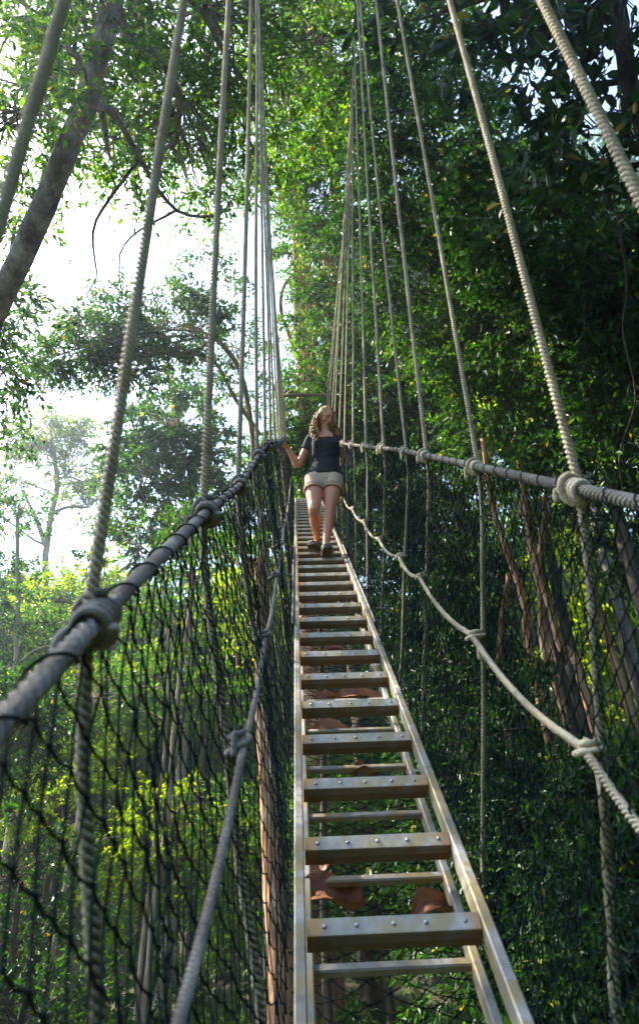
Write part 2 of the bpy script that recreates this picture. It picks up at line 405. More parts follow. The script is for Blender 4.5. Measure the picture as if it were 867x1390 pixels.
NL = 0
def tree(name, label, cat, trunk, r0, r1, blobs, bark, leaf, size=.12, per=(5, 9), spread=.42, wid=.42, lpt=8,
         group=None, fine=False, twigs=True, limbs=True, shell=.5, droop=.35, extra=(), branch_r=.35, leaf2=None, twiggy=False):
    """trunk: world points base to top. blobs: (centre, radii, n_clumps)"""
    global NL
    trunk = [np.asarray(p, float) for p in trunk]
    e = empty(name, trunk[0], label, cat, group)
    tp = smooth_path(trunk, .25)
    n = len(tp); t = np.linspace(0, 1, n)
    tp = tp + np.cumsum(RNG.standard_normal((n, 3)) * .012, 0) * np.array([1, 1, .2])
    mb = MB()
    rr = r0 + (r1 - r0) * t; rr = rr * (1 + .35 * np.exp(-t * 25))
    tube(mb, tp, rr, 14 if r0 > .12 else 8, lump=.035)
    mb.build('trunk', bark, e)
    lm = MB(); cr = MB()
    for path, ra, rb in extra:
        lm_all = lm; lm = MB()
        pp = smooth_path([np.asarray(p, float) for p in path], .15)
        pp = pp + np.cumsum(RNG.standard_normal(pp.shape) * .008, 0)
        tube(lm, pp, np.linspace(ra, rb, len(pp)), 8, lump=.04)
        lm.build('branch', bark, e); lm = lm_all
    for (c, r, nclump) in blobs:
        c = np.asarray(c, float); r = np.asarray(r, float)
        C, out = blob_clumps(c, r, nclump, shell)
        if limbs:
            k = np.argmin(np.linalg.norm(tp - c, axis=1) + .8 * np.maximum(0, tp[:, 2] - c[2] + .3 * np.linalg.norm(r)))
            ln = np.linalg.norm(tp[k] - c)
            ra = max(.012, min(rr[k] * .6, .02 + ln * .018)) * (1 + branch_r * 0)
            lp = wob(tp[k], c, max(6, int(ln / .4)), .07 * ln)
            tube(lm, lp, np.linspace(ra, ra * .45, len(lp)), 7, lump=.04)
            ns = min(nclump, 46)
            for q in RNG.choice(nclump, ns, replace=False):
                j = int(RNG.integers(len(lp) // 2, len(lp)))
                l2 = np.linalg.norm(C[q] - lp[j])
                bp = wob(lp[j], C[q], 6, .09 * l2)
                tube(lm, bp, np.linspace(min(ra * .4, .008 + .008 * l2), .004, 6), 4, cap=False)
        B, D = sprays(C, per, size, spread, droop, out, lm if twiggy else None, lpt)
        leaves(cr, B, D, size, wid, fine); NL += len(B)
    if lm.n: lm.build('branches', bark, e)
    if cr.n: cr.build('crown', leaf, e, smooth=False)
    return e

def GB(p, dz=0):       # the ground under a point
    return np.array([p[0], p[1], float(gz(p[0], p[1])) + dz])
def bl(x, y, d, rx, n, ry=None, rz=None):
    return (PD(x, y, d), (rx, ry or rx, rz or rx * .75), n)

exec_trees = True
# --- big leaning tree at the upper left, its crown overhead
d = 8.5
tr = [PD(-330, 1000, 11), PD(-120, 650, 9.6), PD(5, 400, d), PD(75, 240, 8.4), PD(112, 150, 8.6), PD(150, 20, 9.2), PD(190, -160, 10.5)]
tr[0] = np.array([tr[0][0] - .8, tr[0][1], float(gz(tr[0][0], tr[0][1])) - .3])
tree('leaning_tree', 'thick grey trunk leaning up from the left edge, its crown arching over the top left', 'tree', tr, .225, .10,
     [bl(50, 40, 11.5, 1.7, 74), bl(10, 170, 10.8, 1.2, 48), bl(200, 90, 12, 1.7, 100), bl(290, 30, 11.5, 1.8, 110), bl(235, 200, 11, 1.3, 60),
      bl(330, 150, 12, 1.5, 62), bl(120, -60, 10, 1.6, 50), bl(420, 60, 13, 1.6, 70), bl(20, 310, 10.5, .6, 6), bl(150, 215, 10, .8, 12), bl(400, -80, 13, 2, 60), bl(115, 90, 8.1, .45, 9), bl(150, 20, 8.6, .5, 12)],
     M['bark_grey'], M['leaf_fresh'], .092, fine=True, twiggy=False, per=(6, 10),
     extra=[([PD(118, 140, 8.7), PD(150, 150, 9), PD(190, 215, 9.6), PD(240, 285, 10), PD(300, 290, 10.4), PD(320, 265, 10.6)], .05, .012),
            ([PD(190, 215, 9.6), PD(130, 300, 9.8), PD(132, 380, 10), PD(105, 410, 10.1)], .028, .008),
            ([PD(240, 285, 10), PD(170, 330, 10), PD(165, 390, 10.1), PD(135, 400, 10.2)], .02, .006),
            ([PD(130, 110, 8.8), PD(100, 70, 9), PD(40, 40, 9.3)], .05, .015)])
# --- hanging bough in the middle left
c0 = PD(365, 760, 17); d = 14.5
tree('slender_tree', 'slender tan-barked tree whose bare limbs fork left above the left handrail, with bluish leaves', 'tree',
     [GB(c0, -.2), c0, PD(357, 650, 16), PD(352, 590, 15.5), PD(335, 500, 15), PD(300, 455, 14.5)], .14, .05,
     [bl(250, 440, d, 1.05, 74, rz=.6), bl(180, 430, d, 1.0, 70, rz=.55), bl(110, 470, 14, 1.0, 78, rz=.5), bl(170, 495, 14, .8, 50, rz=.4), bl(290, 395, 15, .9, 26),
      bl(250, 500, 14.6, .8, 12, rz=.35), bl(318, 470, 16, .9, 24), bl(325, 520, 16, .8, 20), bl(60, 485, 13.8, .5, 12, rz=.3)],
     M['bark_pale'], M['leaf_blue'], .10, shell=.3, per=(6, 10),
     extra=[([PD(352, 590, 15.5), PD(320, 545, 15), PD(285, 490, 14.8), PD(230, 480, 14.4), PD(150, 478, 14)], .055, .015)])
tree('hanging_bough_tree', 'tree mostly outside the left edge whose dark leafy boughs reach in below the leaning trunk', 'tree',
     [GB(PD(-260, 700, 13), -.2), PD(-260, 700, 13), PD(-180, 450, 12.5), PD(-90, 330, 12)], .2, .08,
     [bl(-15, 420, 12, .7, 18), bl(0, 500, 12, .6, 16), bl(-70, 400, 12, 1.2, 30), bl(-10, 590, 13, .5, 6), bl(-60, 560, 12.5, .9, 24)],
     M['bark_dark'], M['leaf_blue'], .12)
tree('shading_tree', 'unseen tree added beyond the left edge to shade the near end of the walkway', 'tree',
     [GB(np.array([-9.5, 1.5, 0]), -.2), np.array([-9.5, 1.5, 0]), np.array([-8.6, 2.5, 7])], .25, .1,
     [(BR(q, .2, -.4) + SUN * 11.5, (1.3, 1.3, 1.1), 60) for q in (-.5, .7, 2.0)] + [(BR(q, .2, 3.) + SUN * 12, (1.5, 1.5, 1.3), 46) for q in (.5, 1.8)],  # crown added out of view, towards the sun, to block it from the walkway
     M['bark_dark'], M['leaf_dark'], .14)
# --- left middle distance
tree('bushy_tree', 'bushy mid-green tree standing in the middle left, below the bluish bough', 'tree',
     [GB(PD(250, 900, 22), -.2), PD(250, 900, 22), PD(255, 760, 21.5), PD(250, 620, 21.5)], .2, .07,
     [bl(240, 560, 21, 1.5, 75), bl(200, 640, 21, 1.5, 70), bl(290, 640, 22, 1.6, 80), bl(225, 600, 22, 1.5, 60), bl(330, 700, 22, 1.5, 60), bl(250, 700, 21, 1.7, 80), bl(190, 740, 21, 1.4, 50)],
     M['bark_pale'], M['leaf_blue'], .17, wid=.5, lpt=7,
     extra=[([PD(255, 760, 21.5), PD(225, 660, 21), PD(205, 600, 21)], .07, .02), ([PD(255, 760, 21.5), PD(230, 690, 21), PD(180, 610, 21)], .05, .015)])
tree('pale_tree', 'hazy pale tree with a white forked trunk against the white sky, far left', 'tree',
     [GB(PD(55, 900, 44), -.2), PD(55, 900, 44), PD(62, 740, 43), PD(75, 660, 43), PD(68, 590, 43)], .34, .12,
     [bl(70, 585, 43, 2.0, 60, rz=1.0), bl(35, 600, 43, 1.5, 34, rz=.8), bl(110, 590, 43, 1.5, 34, rz=.9), bl(100, 640, 43, 1.6, 34, rz=.9), bl(20, 650, 43, 1.2, 16, rz=.7), bl(5, 700, 42, 1.4, 20), bl(130, 680, 43, 1.8, 40), bl(150, 640, 43, 1.3, 26)],
     M['bark_pale'], M['leaf_pale'], .26, spread=.8, lpt=6,
     extra=[([PD(62, 740, 43), PD(48, 700, 43), PD(30, 665, 43)], .16, .06), ([PD(66, 700, 43), PD(90, 690, 43), PD(120, 690, 43)], .14, .05)])
left_specs = [
    ('round_tree', 'dense mid-green tree at the far left edge just under the sky', 30, 830, 26, 2.6, 'leaf_mid', 150),
    ('round_tree', 'yellow-topped green tree left of centre, its top touching the sky under the bushy tree', 130, 800, 30, 2.6, 'leaf_bright', 150),
    ('round_tree', 'yellowish tree directly behind the left net and near the ladder', 320, 790, 26, 2.3, 'leaf_bright', 140),
    ('round_tree', 'glowing yellow-green tree low behind the left net between two thin trunks', 170, 960, 24, 2.6, 'leaf_bright', 150),
    ('round_tree', 'glowing yellow-green tree at the lower left corner area', 70, 1080, 20, 2.3, 'leaf_bright', 140),
    ('round_tree', 'sunlit green tree seen through the left net above the midline rope', 270, 950, 21, 2.0, 'leaf_fresh', 130),
    ('round_tree', 'green tree filling the bottom left behind the loose net', 190, 1200, 18, 2.0, 'leaf_bright', 130),
    ('round_tree', 'dark green tree in the lowest left corner', 20, 1240, 15, 1.7, 'leaf_dark', 120),
    ('round_tree', 'green tree directly left of the ladder foot', 330, 1180, 16, 1.7, 'leaf_fresh', 120),
    ('round_tree', 'green tree glimpsed under the ladder treads', 500, 1180, 15, 2.0, 'leaf_mid', 130),
    ('round_tree', 'green tree low at the left between the two darkest boughs', 10, 980, 15, 1.3, 'leaf_dark', 80),
]
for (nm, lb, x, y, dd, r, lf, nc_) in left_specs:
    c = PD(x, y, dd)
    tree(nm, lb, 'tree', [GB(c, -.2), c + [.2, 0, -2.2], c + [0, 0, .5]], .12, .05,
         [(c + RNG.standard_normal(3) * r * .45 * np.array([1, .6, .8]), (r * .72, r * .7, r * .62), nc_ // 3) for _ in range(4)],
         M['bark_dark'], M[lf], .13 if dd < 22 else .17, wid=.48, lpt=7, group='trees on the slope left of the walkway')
# thin pale trunks behind the left net
for (lb, pts, r) in [
    ('thin white trunk rising behind the left net beside the bright trees', [(200, 1300), (225, 1120), (240, 950), (252, 840), (256, 740)], .085),
    ('thin tan trunk just left of the white one behind the net', [(192, 1300), (212, 1130), (226, 980), (232, 860)], .055),
    ('thin brown forked trunk low at the left behind the net', [(75, 1310), (95, 1180), (118, 1060), (125, 960)], .07),
    ('faint pale trunk standing at the far left edge', [(20, 1100), (25, 900), (30, 790), (28, 700)], .12)]:
    dd = 17 if r < .1 else 24
    P = [PD(x, y, dd) for x, y in pts]
    top = P[-1]
    tree('thin_tree', lb, 'tree', [GB(P[0], -.2)] + P, r, r * .5, [(top + [0, 0, .3], (1.1, 1, .9), 34)], M['bark_pale'], M['leaf_mid'], .14, lpt=6, group='thin pale trunks behind the left net',
         extra=[([P[1], P[1] + [.5, .2, .5], P[1] + [1.2, .3, .6]], r * .4, .01), ([P[2], P[2] + [-.5, .2, .3], P[2] + [-1.1, .1, .3]], r * .3, .01)])
# thick striped trunk close to the ladder at the bottom
P = [PD(x, y, 13) for x, y in [(384, 1330), (374, 1150), (364, 1000), (357, 860), (352, 760)]]
tree('pale_barked_tree', 'pale orange-barked trunk standing close behind the left net beside the ladder foot', 'tree', [GB(P[0], -.2)] + P, .27, .13,
     [(P[-1] + [-.3, .8, .2], (1.0, .8, .9), 30)], M['bark_red'], M['leaf_mid'], .12)
# --- the tree the walkway climbs to, and its companions
P = [PD(x, y, dd) for x, y, dd in [(420, 760, 19), (418, 640, 19), (414, 520, 19), (408, 420, 19.5), (405, 330, 20), (398, 180, 22)]]
tree('anchor_tree', 'tall pinkish trunk rising behind the woman at the head of the walkway', 'tree', [GB(P[0], -.2)] + P, .44, .24,
     [bl(440, 350, 16, 1.2, 60), bl(445, 450, 16.5, .9, 48), bl(405, 300, 20, 1.0, 14), bl(380, 230, 18, 1.3, 40), bl(430, 520, 18, 1.0, 34), bl(385, 560, 19, .8, 14), bl(385, 460, 21, .7, 8)],
     M['bark_red'], M['leaf_mid'], .13, extra=[([PD(412, 500, 18.6), PD(384, 425, 17), PD(395, 380, 16.5), PD(422, 370, 16)], .07, .03), ([PD(414, 540, 18.6), PD(395, 530, 17), PD(372, 545, 16.5)], .05, .02)])
tree('bright_shrub_tree', 'bright green small tree directly behind the woman', 'tree',
     [GB(PD(420, 740, 14), -.2), PD(425, 720, 14.5), PD(428, 620, 14.5)], .08, .03,
     [bl(405, 600, 15, .75, 42), bl(440, 560, 15, .8, 30), bl(425, 640, 15, .9, 56), bl(440, 500, 15.5, .8, 26)],
     M['bark_dark'], M['leaf_mid'], .12)
tree('overhead_tree', 'tall dense tree filling the top centre between the two fans of ropes', 'tree',
     [GB(PD(470, 700, 21), -.2), PD(470, 700, 21), PD(462, 400, 19), PD(440, 120, 18), PD(430, -60, 19)], .3, .1,
     [bl(430, 60, 17, 1.9, 90), bl(420, 180, 17, 1.5, 80), bl(440, 270, 17.5, 1.5, 80), bl(400, 110, 18, 1.6, 60), bl(520, 60, 17, 1.9, 80), bl(530, 180, 16, 1.7, 80), bl(430, -60, 18, 2, 60)],
     M['bark_dark'], M['leaf_fresh'], .115, per=(6, 10))
# --- the dense wall of trees on the right
wall = [
    ('dark dense tree right of the rope fan, highest of the right-hand wall', (600, 250, 13), [(560, 120, 13, 1.3, 80), (600, 230, 12.5, 1.4, 90), (540, 300, 13, 1.3, 90), (640, 330, 12, 1.3, 80), (580, 400, 12.5, 1.3, 80)], 'leaf_dark', .105),
    ('dark broad-leaved tree at the upper right beneath the sky gaps', (720, 300, 10), [(690, 290, 9.5, .9, 56), (790, 350, 9, .9, 56), (740, 400, 9.5, 1.0, 74), (850, 400, 9, .9, 50), (650, 210, 10, .7, 12), (640, 140, 11, .6, 5)], 'leaf_dark', .11),
    ('mid-green tree behind the right handrail near the woman', (520, 520, 15), [(500, 420, 15, 1.3, 84), (540, 500, 14, 1.3, 90), (500, 560, 14.5, 1.2, 80), (590, 540, 13, 1.3, 90), (530, 620, 14, 1.3, 90)], 'leaf_dark', .10),
    ('dark green tree behind the middle of the right handrail', (680, 520, 11), [(660, 450, 11, 1.1, 66), (740, 520, 10.5, 1.1, 56), (670, 570, 11, 1.1, 66), (800, 480, 10, 1.0, 44), (610, 470, 12, 1, 60)], 'leaf_mid', .10),
    ('dark green tree at the right edge above the nearest knot', (840, 520, 9), [(860, 520, 9, .9, 46), (830, 620, 9, .9, 40), (890, 430, 9, .9, 36), (800, 700, 10, .8, 20)], 'leaf_dark', .10),
    ('dark green tree below the right handrail seen through the net', (560, 760, 12), [(530, 720, 13, 1.1, 84), (590, 700, 12, 1.0, 80), (560, 820, 12, 1.1, 90), (630, 800, 11, .9, 70), (620, 900, 11, 1.0, 80)], 'leaf_deep', .095),
    ('dark green tree low behind the right net below the mid rope', (640, 1050, 10), [(640, 1000, 10, 1.0, 90), (710, 1100, 9.5, .9, 80), (650, 1180, 9.5, .9, 80), (740, 1230, 9, .9, 80), (600, 1100, 10.5, .9, 60)], 'leaf_deep', .095),
    ('leafy dark tree at the lower right corner', (840, 1150, 8.5), [(850, 1080, 8.5, .7, 50), (830, 1200, 8.3, .8, 70), (870, 1300, 8, .8, 60), (760, 1320, 8.5, .8, 60), (680, 1330, 9, .9, 60)], 'leaf_dark', .095),
]
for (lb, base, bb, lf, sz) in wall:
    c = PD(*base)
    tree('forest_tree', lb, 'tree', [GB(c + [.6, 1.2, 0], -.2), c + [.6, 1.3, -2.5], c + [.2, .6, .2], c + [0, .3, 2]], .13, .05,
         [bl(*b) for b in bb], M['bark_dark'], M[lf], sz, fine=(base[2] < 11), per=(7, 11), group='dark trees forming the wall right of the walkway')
# second row, thinner, further behind the wall, with sunlit yellow-green leaves
row2 = [
    ('sunlit yellow-green tree glimpsed through gaps at the middle right', (760, 520, 19), [(700, 420, 19, 1.6, 60), (780, 480, 18, 1.6, 60), (720, 560, 18, 1.6, 60), (840, 400, 18, 1.6, 50)], 'leaf_bright'),
    ('yellow-green tree behind the orange stems at the right', (820, 850, 16), [(800, 760, 16, 1.4, 50), (850, 860, 16, 1.4, 56), (780, 930, 16, 1.4, 50), (850, 660, 17, 1.4, 40)], 'leaf_bright'),
    ('green tree deep behind the upper right boughs', (680, 260, 19), [(620, 300, 19, 1.7, 70), (690, 380, 19, 1.6, 60), (560, 220, 19, 1.8, 70), (560, 60, 19, 1.8, 50)], 'leaf_mid'),
    ('green tree deep behind the right net', (620, 850, 18), [(560, 640, 19, 1.8, 70), (640, 700, 18, 1.6, 60), (600, 850, 18, 1.8, 70), (680, 950, 17, 1.6, 60), (600, 1060, 17, 1.7, 70)], 'leaf_mid'),
    ('green tree deep behind the lower right corner', (750, 1150, 15), [(720, 1080, 15, 1.5, 60), (800, 1180, 14, 1.4, 60), (700, 1250, 15, 1.5, 60), (850, 1280, 14, 1.3, 50)], 'leaf_mid'),
]
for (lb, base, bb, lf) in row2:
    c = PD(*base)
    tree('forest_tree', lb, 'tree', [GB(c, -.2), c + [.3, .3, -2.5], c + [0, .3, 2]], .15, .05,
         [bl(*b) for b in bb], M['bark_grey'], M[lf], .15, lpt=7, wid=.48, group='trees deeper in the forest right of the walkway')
# near boughs with large leaves against the sky gaps, top right
tree('broad_leaved_tree', 'near tree at the top right with large dark leaves silhouetted on the white sky gaps', 'tree',
     [GB(PD(960, 900, 8), -.2), PD(950, 700, 7.6), PD(905, 300, 7.2), PD(850, 60, 7.6), PD(820, -120, 8.3)], .16, .07,
     [bl(840, 60, 7.2, .7, 14), bl(760, 40, 7.6, .6, 8), bl(820, 170, 7.2, .6, 11), bl(850, 260, 7.2, .6, 14), bl(730, 120, 7.5, .45, 7), bl(770, 220, 7.4, .45, 12), bl(700, 20, 8, .5, 16), bl(840, -40, 7.6, .8, 18), bl(650, 60, 8.5, .5, 7), bl(590, 20, 9, .7, 18)],
     M['bark_dark'], M['leaf_deep'], .15, fine=True, wid=.5, per=(2, 5), lpt=6, spread=.36, shell=.3, twiggy=True)
# orange sunlit stems at the right
stems = [[(800, 980), (752, 860), (708, 720), (690, 610)], [(770, 1010), (735, 880), (730, 760), (742, 640)], [(728, 960), (712, 830), (668, 700), (655, 600)],
         [(850, 980), (800, 800), (770, 690), (760, 600)], [(700, 1010), (690, 880), (700, 780)]]
c = PD(770, 1050, 9.5)
e = empty('multi_stemmed_tree', GB(c), 'cluster of leaning orange-brown stems lit by the sun behind the right net', 'tree')
for q, s_ in enumerate(stems):
    P = [GB(PD(s_[0][0] + 10, s_[0][1], 9.3), -.2)] + [PD(x, y, 9.2 + .25 * q) for x, y in s_]
    mb = MB(); pp = smooth_path(P, .15); pp = pp + np.cumsum(RNG.standard_normal(pp.shape) * .008, 0)
    tube(mb, pp, np.linspace(.10, .035, len(pp)), 9, lump=.06); mb.build('stem', M['bark_red'], e)
mb = MB()
for (x, y, dd, r, n_) in [(690, 620, 9.5, .6, 20), (760, 600, 9.6, .6, 20), (860, 760, 9.4, .5, 14), (720, 930, 9.1, .35, 6)]:
    C, out = blob_clumps(PD(x, y, dd), (r, r, r * .8), n_); B, D = sprays(C, (4, 7), .12); leaves(mb, B, D, .12, fine=True)
mb.build('crown', M['leaf_dark'], e, smooth=False)

# undergrowth and far wood: masses nobody could count
mb = MB(); pts = []
for _ in range(3600):
    x = RNG.uniform(-34, 26); y = RNG.uniform(8, 52)
    if abs(x) > 5 + y * .62: continue
    pts.append([x, y, float(gz(x, y)) + RNG.uniform(.1, 1.6 + y * .05)])
C = np.array(pts); B, D = sprays(C, (8, 13), .16, .8, .3, None, None, 8); leaves(mb, B, D, .18, .5)
tag(mb.build('undergrowth', M['leaf_mid'], smooth=False), 'thick green undergrowth covering the forest floor', 'undergrowth', kind='stuff')
mb = MB(); Cs = []
for _ in range(400):
    az = RNG.uniform(-46, 40); dd = RNG.uniform(36, 62)
    x = dd * math.sin(R_(az)); y = dd * math.cos(R_(az)); base = float(gz(x, y))
    el_top = 18 if az < -4 else (34 if az < 3 else 52)
    if -20 < az < -4: el_top = 20
    zt = dd * math.tan(R_(el_top)) * RNG.uniform(.12, 1.0)
    c, o_ = blob_clumps(np.array([x, y, max(base + 2, min(zt, base + 44))]), (3.4, 3, 2.6), 26); Cs.append(c)
for _ in range(330):                    # the forest goes on behind and beside the viewer
    az = RNG.uniform(46, 268); dd = RNG.uniform(13, 26); x = dd * math.sin(R_(az)); y = dd * math.cos(R_(az)); base = float(gz(x, y))
    c, o_ = blob_clumps(np.array([x, y, base + 1 + RNG.random() * (19 if az < 235 else 11)]), (2.6, 2.6, 2.2), 16); Cs.append(c)
C = np.vstack(Cs); B, D = sprays(C, (8, 12), .4, 1.7, .3, None, None, 7); leaves(mb, B, D, .42, .6)
tag(mb.build('far_wood', M['leaf_mid'], smooth=False), 'distant wooded slope filling the gaps between the nearer trees', 'woodland', kind='stuff')
print('LEAVES', NL)

# ------------------------------------------------------------------ hanging vines on the right
for lb, pts, r in [('thin dark liana hanging at the right edge above the handrail', [(830, 250, 7.8), (850, 380, 7.8), (845, 450, 7.9), (862, 540, 8), (840, 620, 8.1), (852, 700, 8.2)], .012),
                   ('thin brown liana looping beneath the rope fan at centre right', [(560, 440, 11.8), (600, 470, 11.6), (650, 500, 11.4), (700, 470, 11)], .012)]:
    mb = MB(); tube(mb, smooth_path([PD(*p) for p in pts], .1), r, 6)
    tag(mb.build('liana', M['bark_dark']), lb, 'vine', 'lianas in the right-hand trees')

# ------------------------------------------------------------------ walkway ropes
UL = [(0, -.20), (1, -.20), (2, -.19), (3, -.16), (5, -.155), (6, -.135), (10, -.13), (13, -.12)]
VL = [(0, -.21), (.65, -.19), (1.45, -.187), (2.2, -.195), (2.95, -.125), (3.7, -.105), (6, -.135), (10, -.13), (13, -.1)]
UR = [(0, .56), (3.5, .565), (4.2, .53), (5, .50), (6, .465), (10, .44), (13, .42)]
VR = [(0, -.13), (1.3, -.14), (3.5, -.14), (4.5, -.15), (6, -.16), (10, -.13), (13, -.1)]
RL, RR_, RV = -.018, .432, -1.20       # net and ropes meet the rails here
def HL(s, f=0.0):                       # left net surface: f = 0 handrail, 1 rail
    return BR(s - .45 * f, interp(UL, s) * (1 - f) + (RL - .012) * f, interp(VL, s) * (1 - f) + RV * f)
def HR(s, f=0.0):
    return BR(s - .45 * f, interp(UR, s) * (1 - f) + (RR_ + .012) * f, interp(VR, s) * (1 - f) + RV * f)
S_END = 11.9
hand = {}
hl = MB(); laid_rope(hl, smooth_path([HL(s) for s in np.arange(-.3, 12.3, .35)], .05), .0106, pitch=.050)
hand['l'] = tag(hl.build('handrail_rope', M['rope_grey'], smooth=True), 'thick grey laid rope forming the left handrail, closest to the viewer', 'rope', 'handrail ropes')
hr = MB(); laid_rope(hr, smooth_path([HR(s) for s in np.arange(-.3, 12.3, .35)], .05), .0135)
tag(hr.build('handrail_rope', M['rope_grey'], smooth=True), 'thick grey laid rope forming the right handrail', 'rope', 'handrail ropes')

right = [(.72, 720, 0), (1.31, 607, 0), (2.06, 537, 0), (2.88, 509, 0), (3.42, 488, 0), (4.08, 484, 0), (4.83, 480, 50), (5.6, 478.5, 90), (6.35, 477, 120), (7.1, 476, 150), (7.9, 474, 180), (8.7, 472, 210), (9.5, 470, 240), (10.3, 469, 270)]
left = [(.26, 100, 0), (.65, 262, 0), (1.45, 312, 0), (2.2, 341.5, 0), (2.95, 346, 0), (3.7, 350, 0), (4.45, 352, 30), (5.2, 354, 70), (5.9, 356, 90), (6.6, 357, 120), (7.3, 357.5, 150), (8.1, 358, 180), (8.9, 358.5, 210), (9.7, 359, 240), (10.4, 360, 270)]
CH = 5.7
ordn = ['nearest', 'second', 'third', 'fourth', 'fifth', 'sixth', 'seventh', 'eighth', 'ninth', 'tenth', 'eleventh', 'twelfth', 'thirteenth', 'fourteenth', 'fifteenth']
tops = {'l': [], 'r': []}
UPZ_ = np.array([0, 0, 1.])
def knot(c, T, drop, r=.0115, R=.0165, turns=3, m=M['rope']):
    r = r * .85 * (1 + .08 * RNG.standard_normal()); R = R * .78; turns = turns if RNG.random() < .6 else turns + 1
    """hitch of a rope round another that runs along T"""
    mb = MB(); T = unit(np.asarray(T, float)); a = unit(drop - T * np.dot(drop, T)); b = np.cross(T, a)
    t = np.linspace(0, 1, 16 * turns); th = 2 * np.pi * turns * t
    wv = (t - .5) * 2 * r * turns * 1.0
    P = c + T * wv[:, None] + (R + r * .75) * (np.cos(th)[:, None] * a + np.sin(th)[:, None] * b)
    tube(mb, P, r * .95, 8)
    t = np.linspace(0, 1, 14)                       # the crossing turn over the wraps
    P = c + T * ((.5 - t) * 2 * r * turns * .9)[:, None] + (R + r * 2.1) * (np.cos(np.pi * (t - .5) * 1.6)[:, None] * (b * .8 + a * .6) / 1.0 + np.sin(np.pi * (t - .5) * 1.6)[:, None] * (a * .8 - b * .6))
    tube(mb, P, r * .95, 8)
    tl_ = RNG.uniform(.025, .05); sg = RNG.choice([-1, 1])
    p0 = c + T * sg * r * turns * .8 + b * (R + r) * .9; p1 = p0 + T * sg * .012 + b * .010 - UPZ_ * .008
    tube(mb, smooth_path([p0 - T * sg * .01, p0, p1, p1 - UPZ_ * tl_ + T * sg * .006], .006), r * .85, 7)
    return mb
def suspender(side, k, s, xt, yt):
    H = HL if side == 'l' else HR
    bot = H(s); top = PY(xt, yt, bot[1])
    if yt <= 0:
        dv = top - bot; L_ = dv[2]; top = bot + dv * (CH / L_)
    tops[side].append(top)
    r = .0102
    if side == 'l' and k == 0: r = .0062
    if side == 'l' and k == 1: r = .0078
    if side == 'r' and k == 2 or side == 'r' and k == 4: r = .0082
    where = 'left' if side == 'l' else 'right'
    lab = ('%s suspension rope of the %s row, %s' % (ordn[k], where, 'tied where the handrail passes closest' if k == 0 else ('hanging beside the woman' if abs(s - 6) < .5 else ('beyond the woman' if s > 6.3 else 'counted from the viewer'))))
    e = empty('suspension_rope', bot, lab, 'rope', 'suspension ropes holding the handrails')
    det = 1.0 if s < 3.6 else (.75 if s < 5 else .5)
    off = unit(np.cross(top - bot, Bd)) * 0
    side_v = Ru * (.022 if side == 'r' else -.022)
    mb = MB()
    hi = wob(bot + side_v * .4 + np.array([0, 0, .01]), top, 12, .006); laid_rope(mb, smooth_path(hi, .1), r, detail=det)
    mb.build('upper_rope', M['rope'], e)
    mb = MB()
    fr = np.linspace(0, 1, 9); fr = fr[1:] if False else fr
    pl = np.array([H(s, f) + side_v * (1 if f > 0 else .4) for f in fr]); pl = pl + RNG.standard_normal(pl.shape) * .0015
    laid_rope(mb, smooth_path(pl, .05), r * .97, detail=det)
    mb.build('lower_rope', M['rope_green'], e)
    T = H(s + .1) - H(s - .1)
    knot(bot, T, np.array([0, 0, -1.]), r=r * .95, R=.0135, turns=3, m=None).build('knot', M['rope_grey'] if side == 'l' else M['rope'], e)
    return e
for k, a in enumerate(right): suspender('r', k, *a)
for k, a in enumerate(left): suspender('l', k, *a)
for side, nm in (('l', 'left'), ('r', 'right')):
    T = tops[side]; first = T[0] + (T[0] - T[1]) * 3
    first = np.array([T[0][0], T[0][1] - 3, T[0][2] - 2.0])
    far = PD(412, 330, 20)
    P = smooth_path([first] + T + [T[-1] * .6 + far * .4, far], .15)
    mb = MB(); laid_rope(mb, P, .012, detail=.5)
    tag(mb.build('main_cable', M['cable']), 'dark overhead cable carrying the %s row of suspension ropes' % nm, 'cable', 'overhead cables')
# mid-height ropes
fL = [(.2, .30), (.65, .36), (1.45, .43), (2.2, .45), (3, .47), (6, .5), (12, .5)]
fR = [(.2, .42), (1.31, .42), (2.06, .45), (2.9, .463), (4, .5), (6, .49), (12, .5)]
for side, H, tab, rows, col in (('l', HL, fL, left, 'rope_grey'), ('r', HR, fR, right, 'rope')):
    ss = [a[0] for a in rows if a[0] > .5]
    P = []
    for q in range(len(ss) - 1):
        for t in np.linspace(0, 1, 6, endpoint=False):
            s = ss[q] * (1 - t) + ss[q + 1] * t
            P.append(H(s, interp(tab, s)) + np.array([0, 0, -.035 * math.sin(math.pi * t)]) - Nv * 0 + Ru * (.012 if side == 'l' else -.012))
    if side == 'l': P = [H(.2, .28), H(.45, .34)] + P
    else: P = [H(.5, .43)] + P
    e = empty('mid_rope', P[0], 'thinner %s rope looping from knot to knot halfway down the %s net' % ('grey' if side == 'l' else 'pale', 'left' if side == 'l' else 'right'), 'rope', 'mid-height ropes')
    mb = MB(); laid_rope(mb, smooth_path(P, .05), .0078 if side == 'l' else .0085, detail=.8); mb.build('rope', M[col], e)
    for s in ss[:8]:
        f = float(interp(tab, s))
        if s < .7: continue
        c = H(s, f) + Ru * (.0 if side == 'l' else -.0)
        knot(c, H(s, f + .1) - H(s, f - .1), unit(Ru), r=.0075, R=.013, turns=2).build('knot', M[col], e)

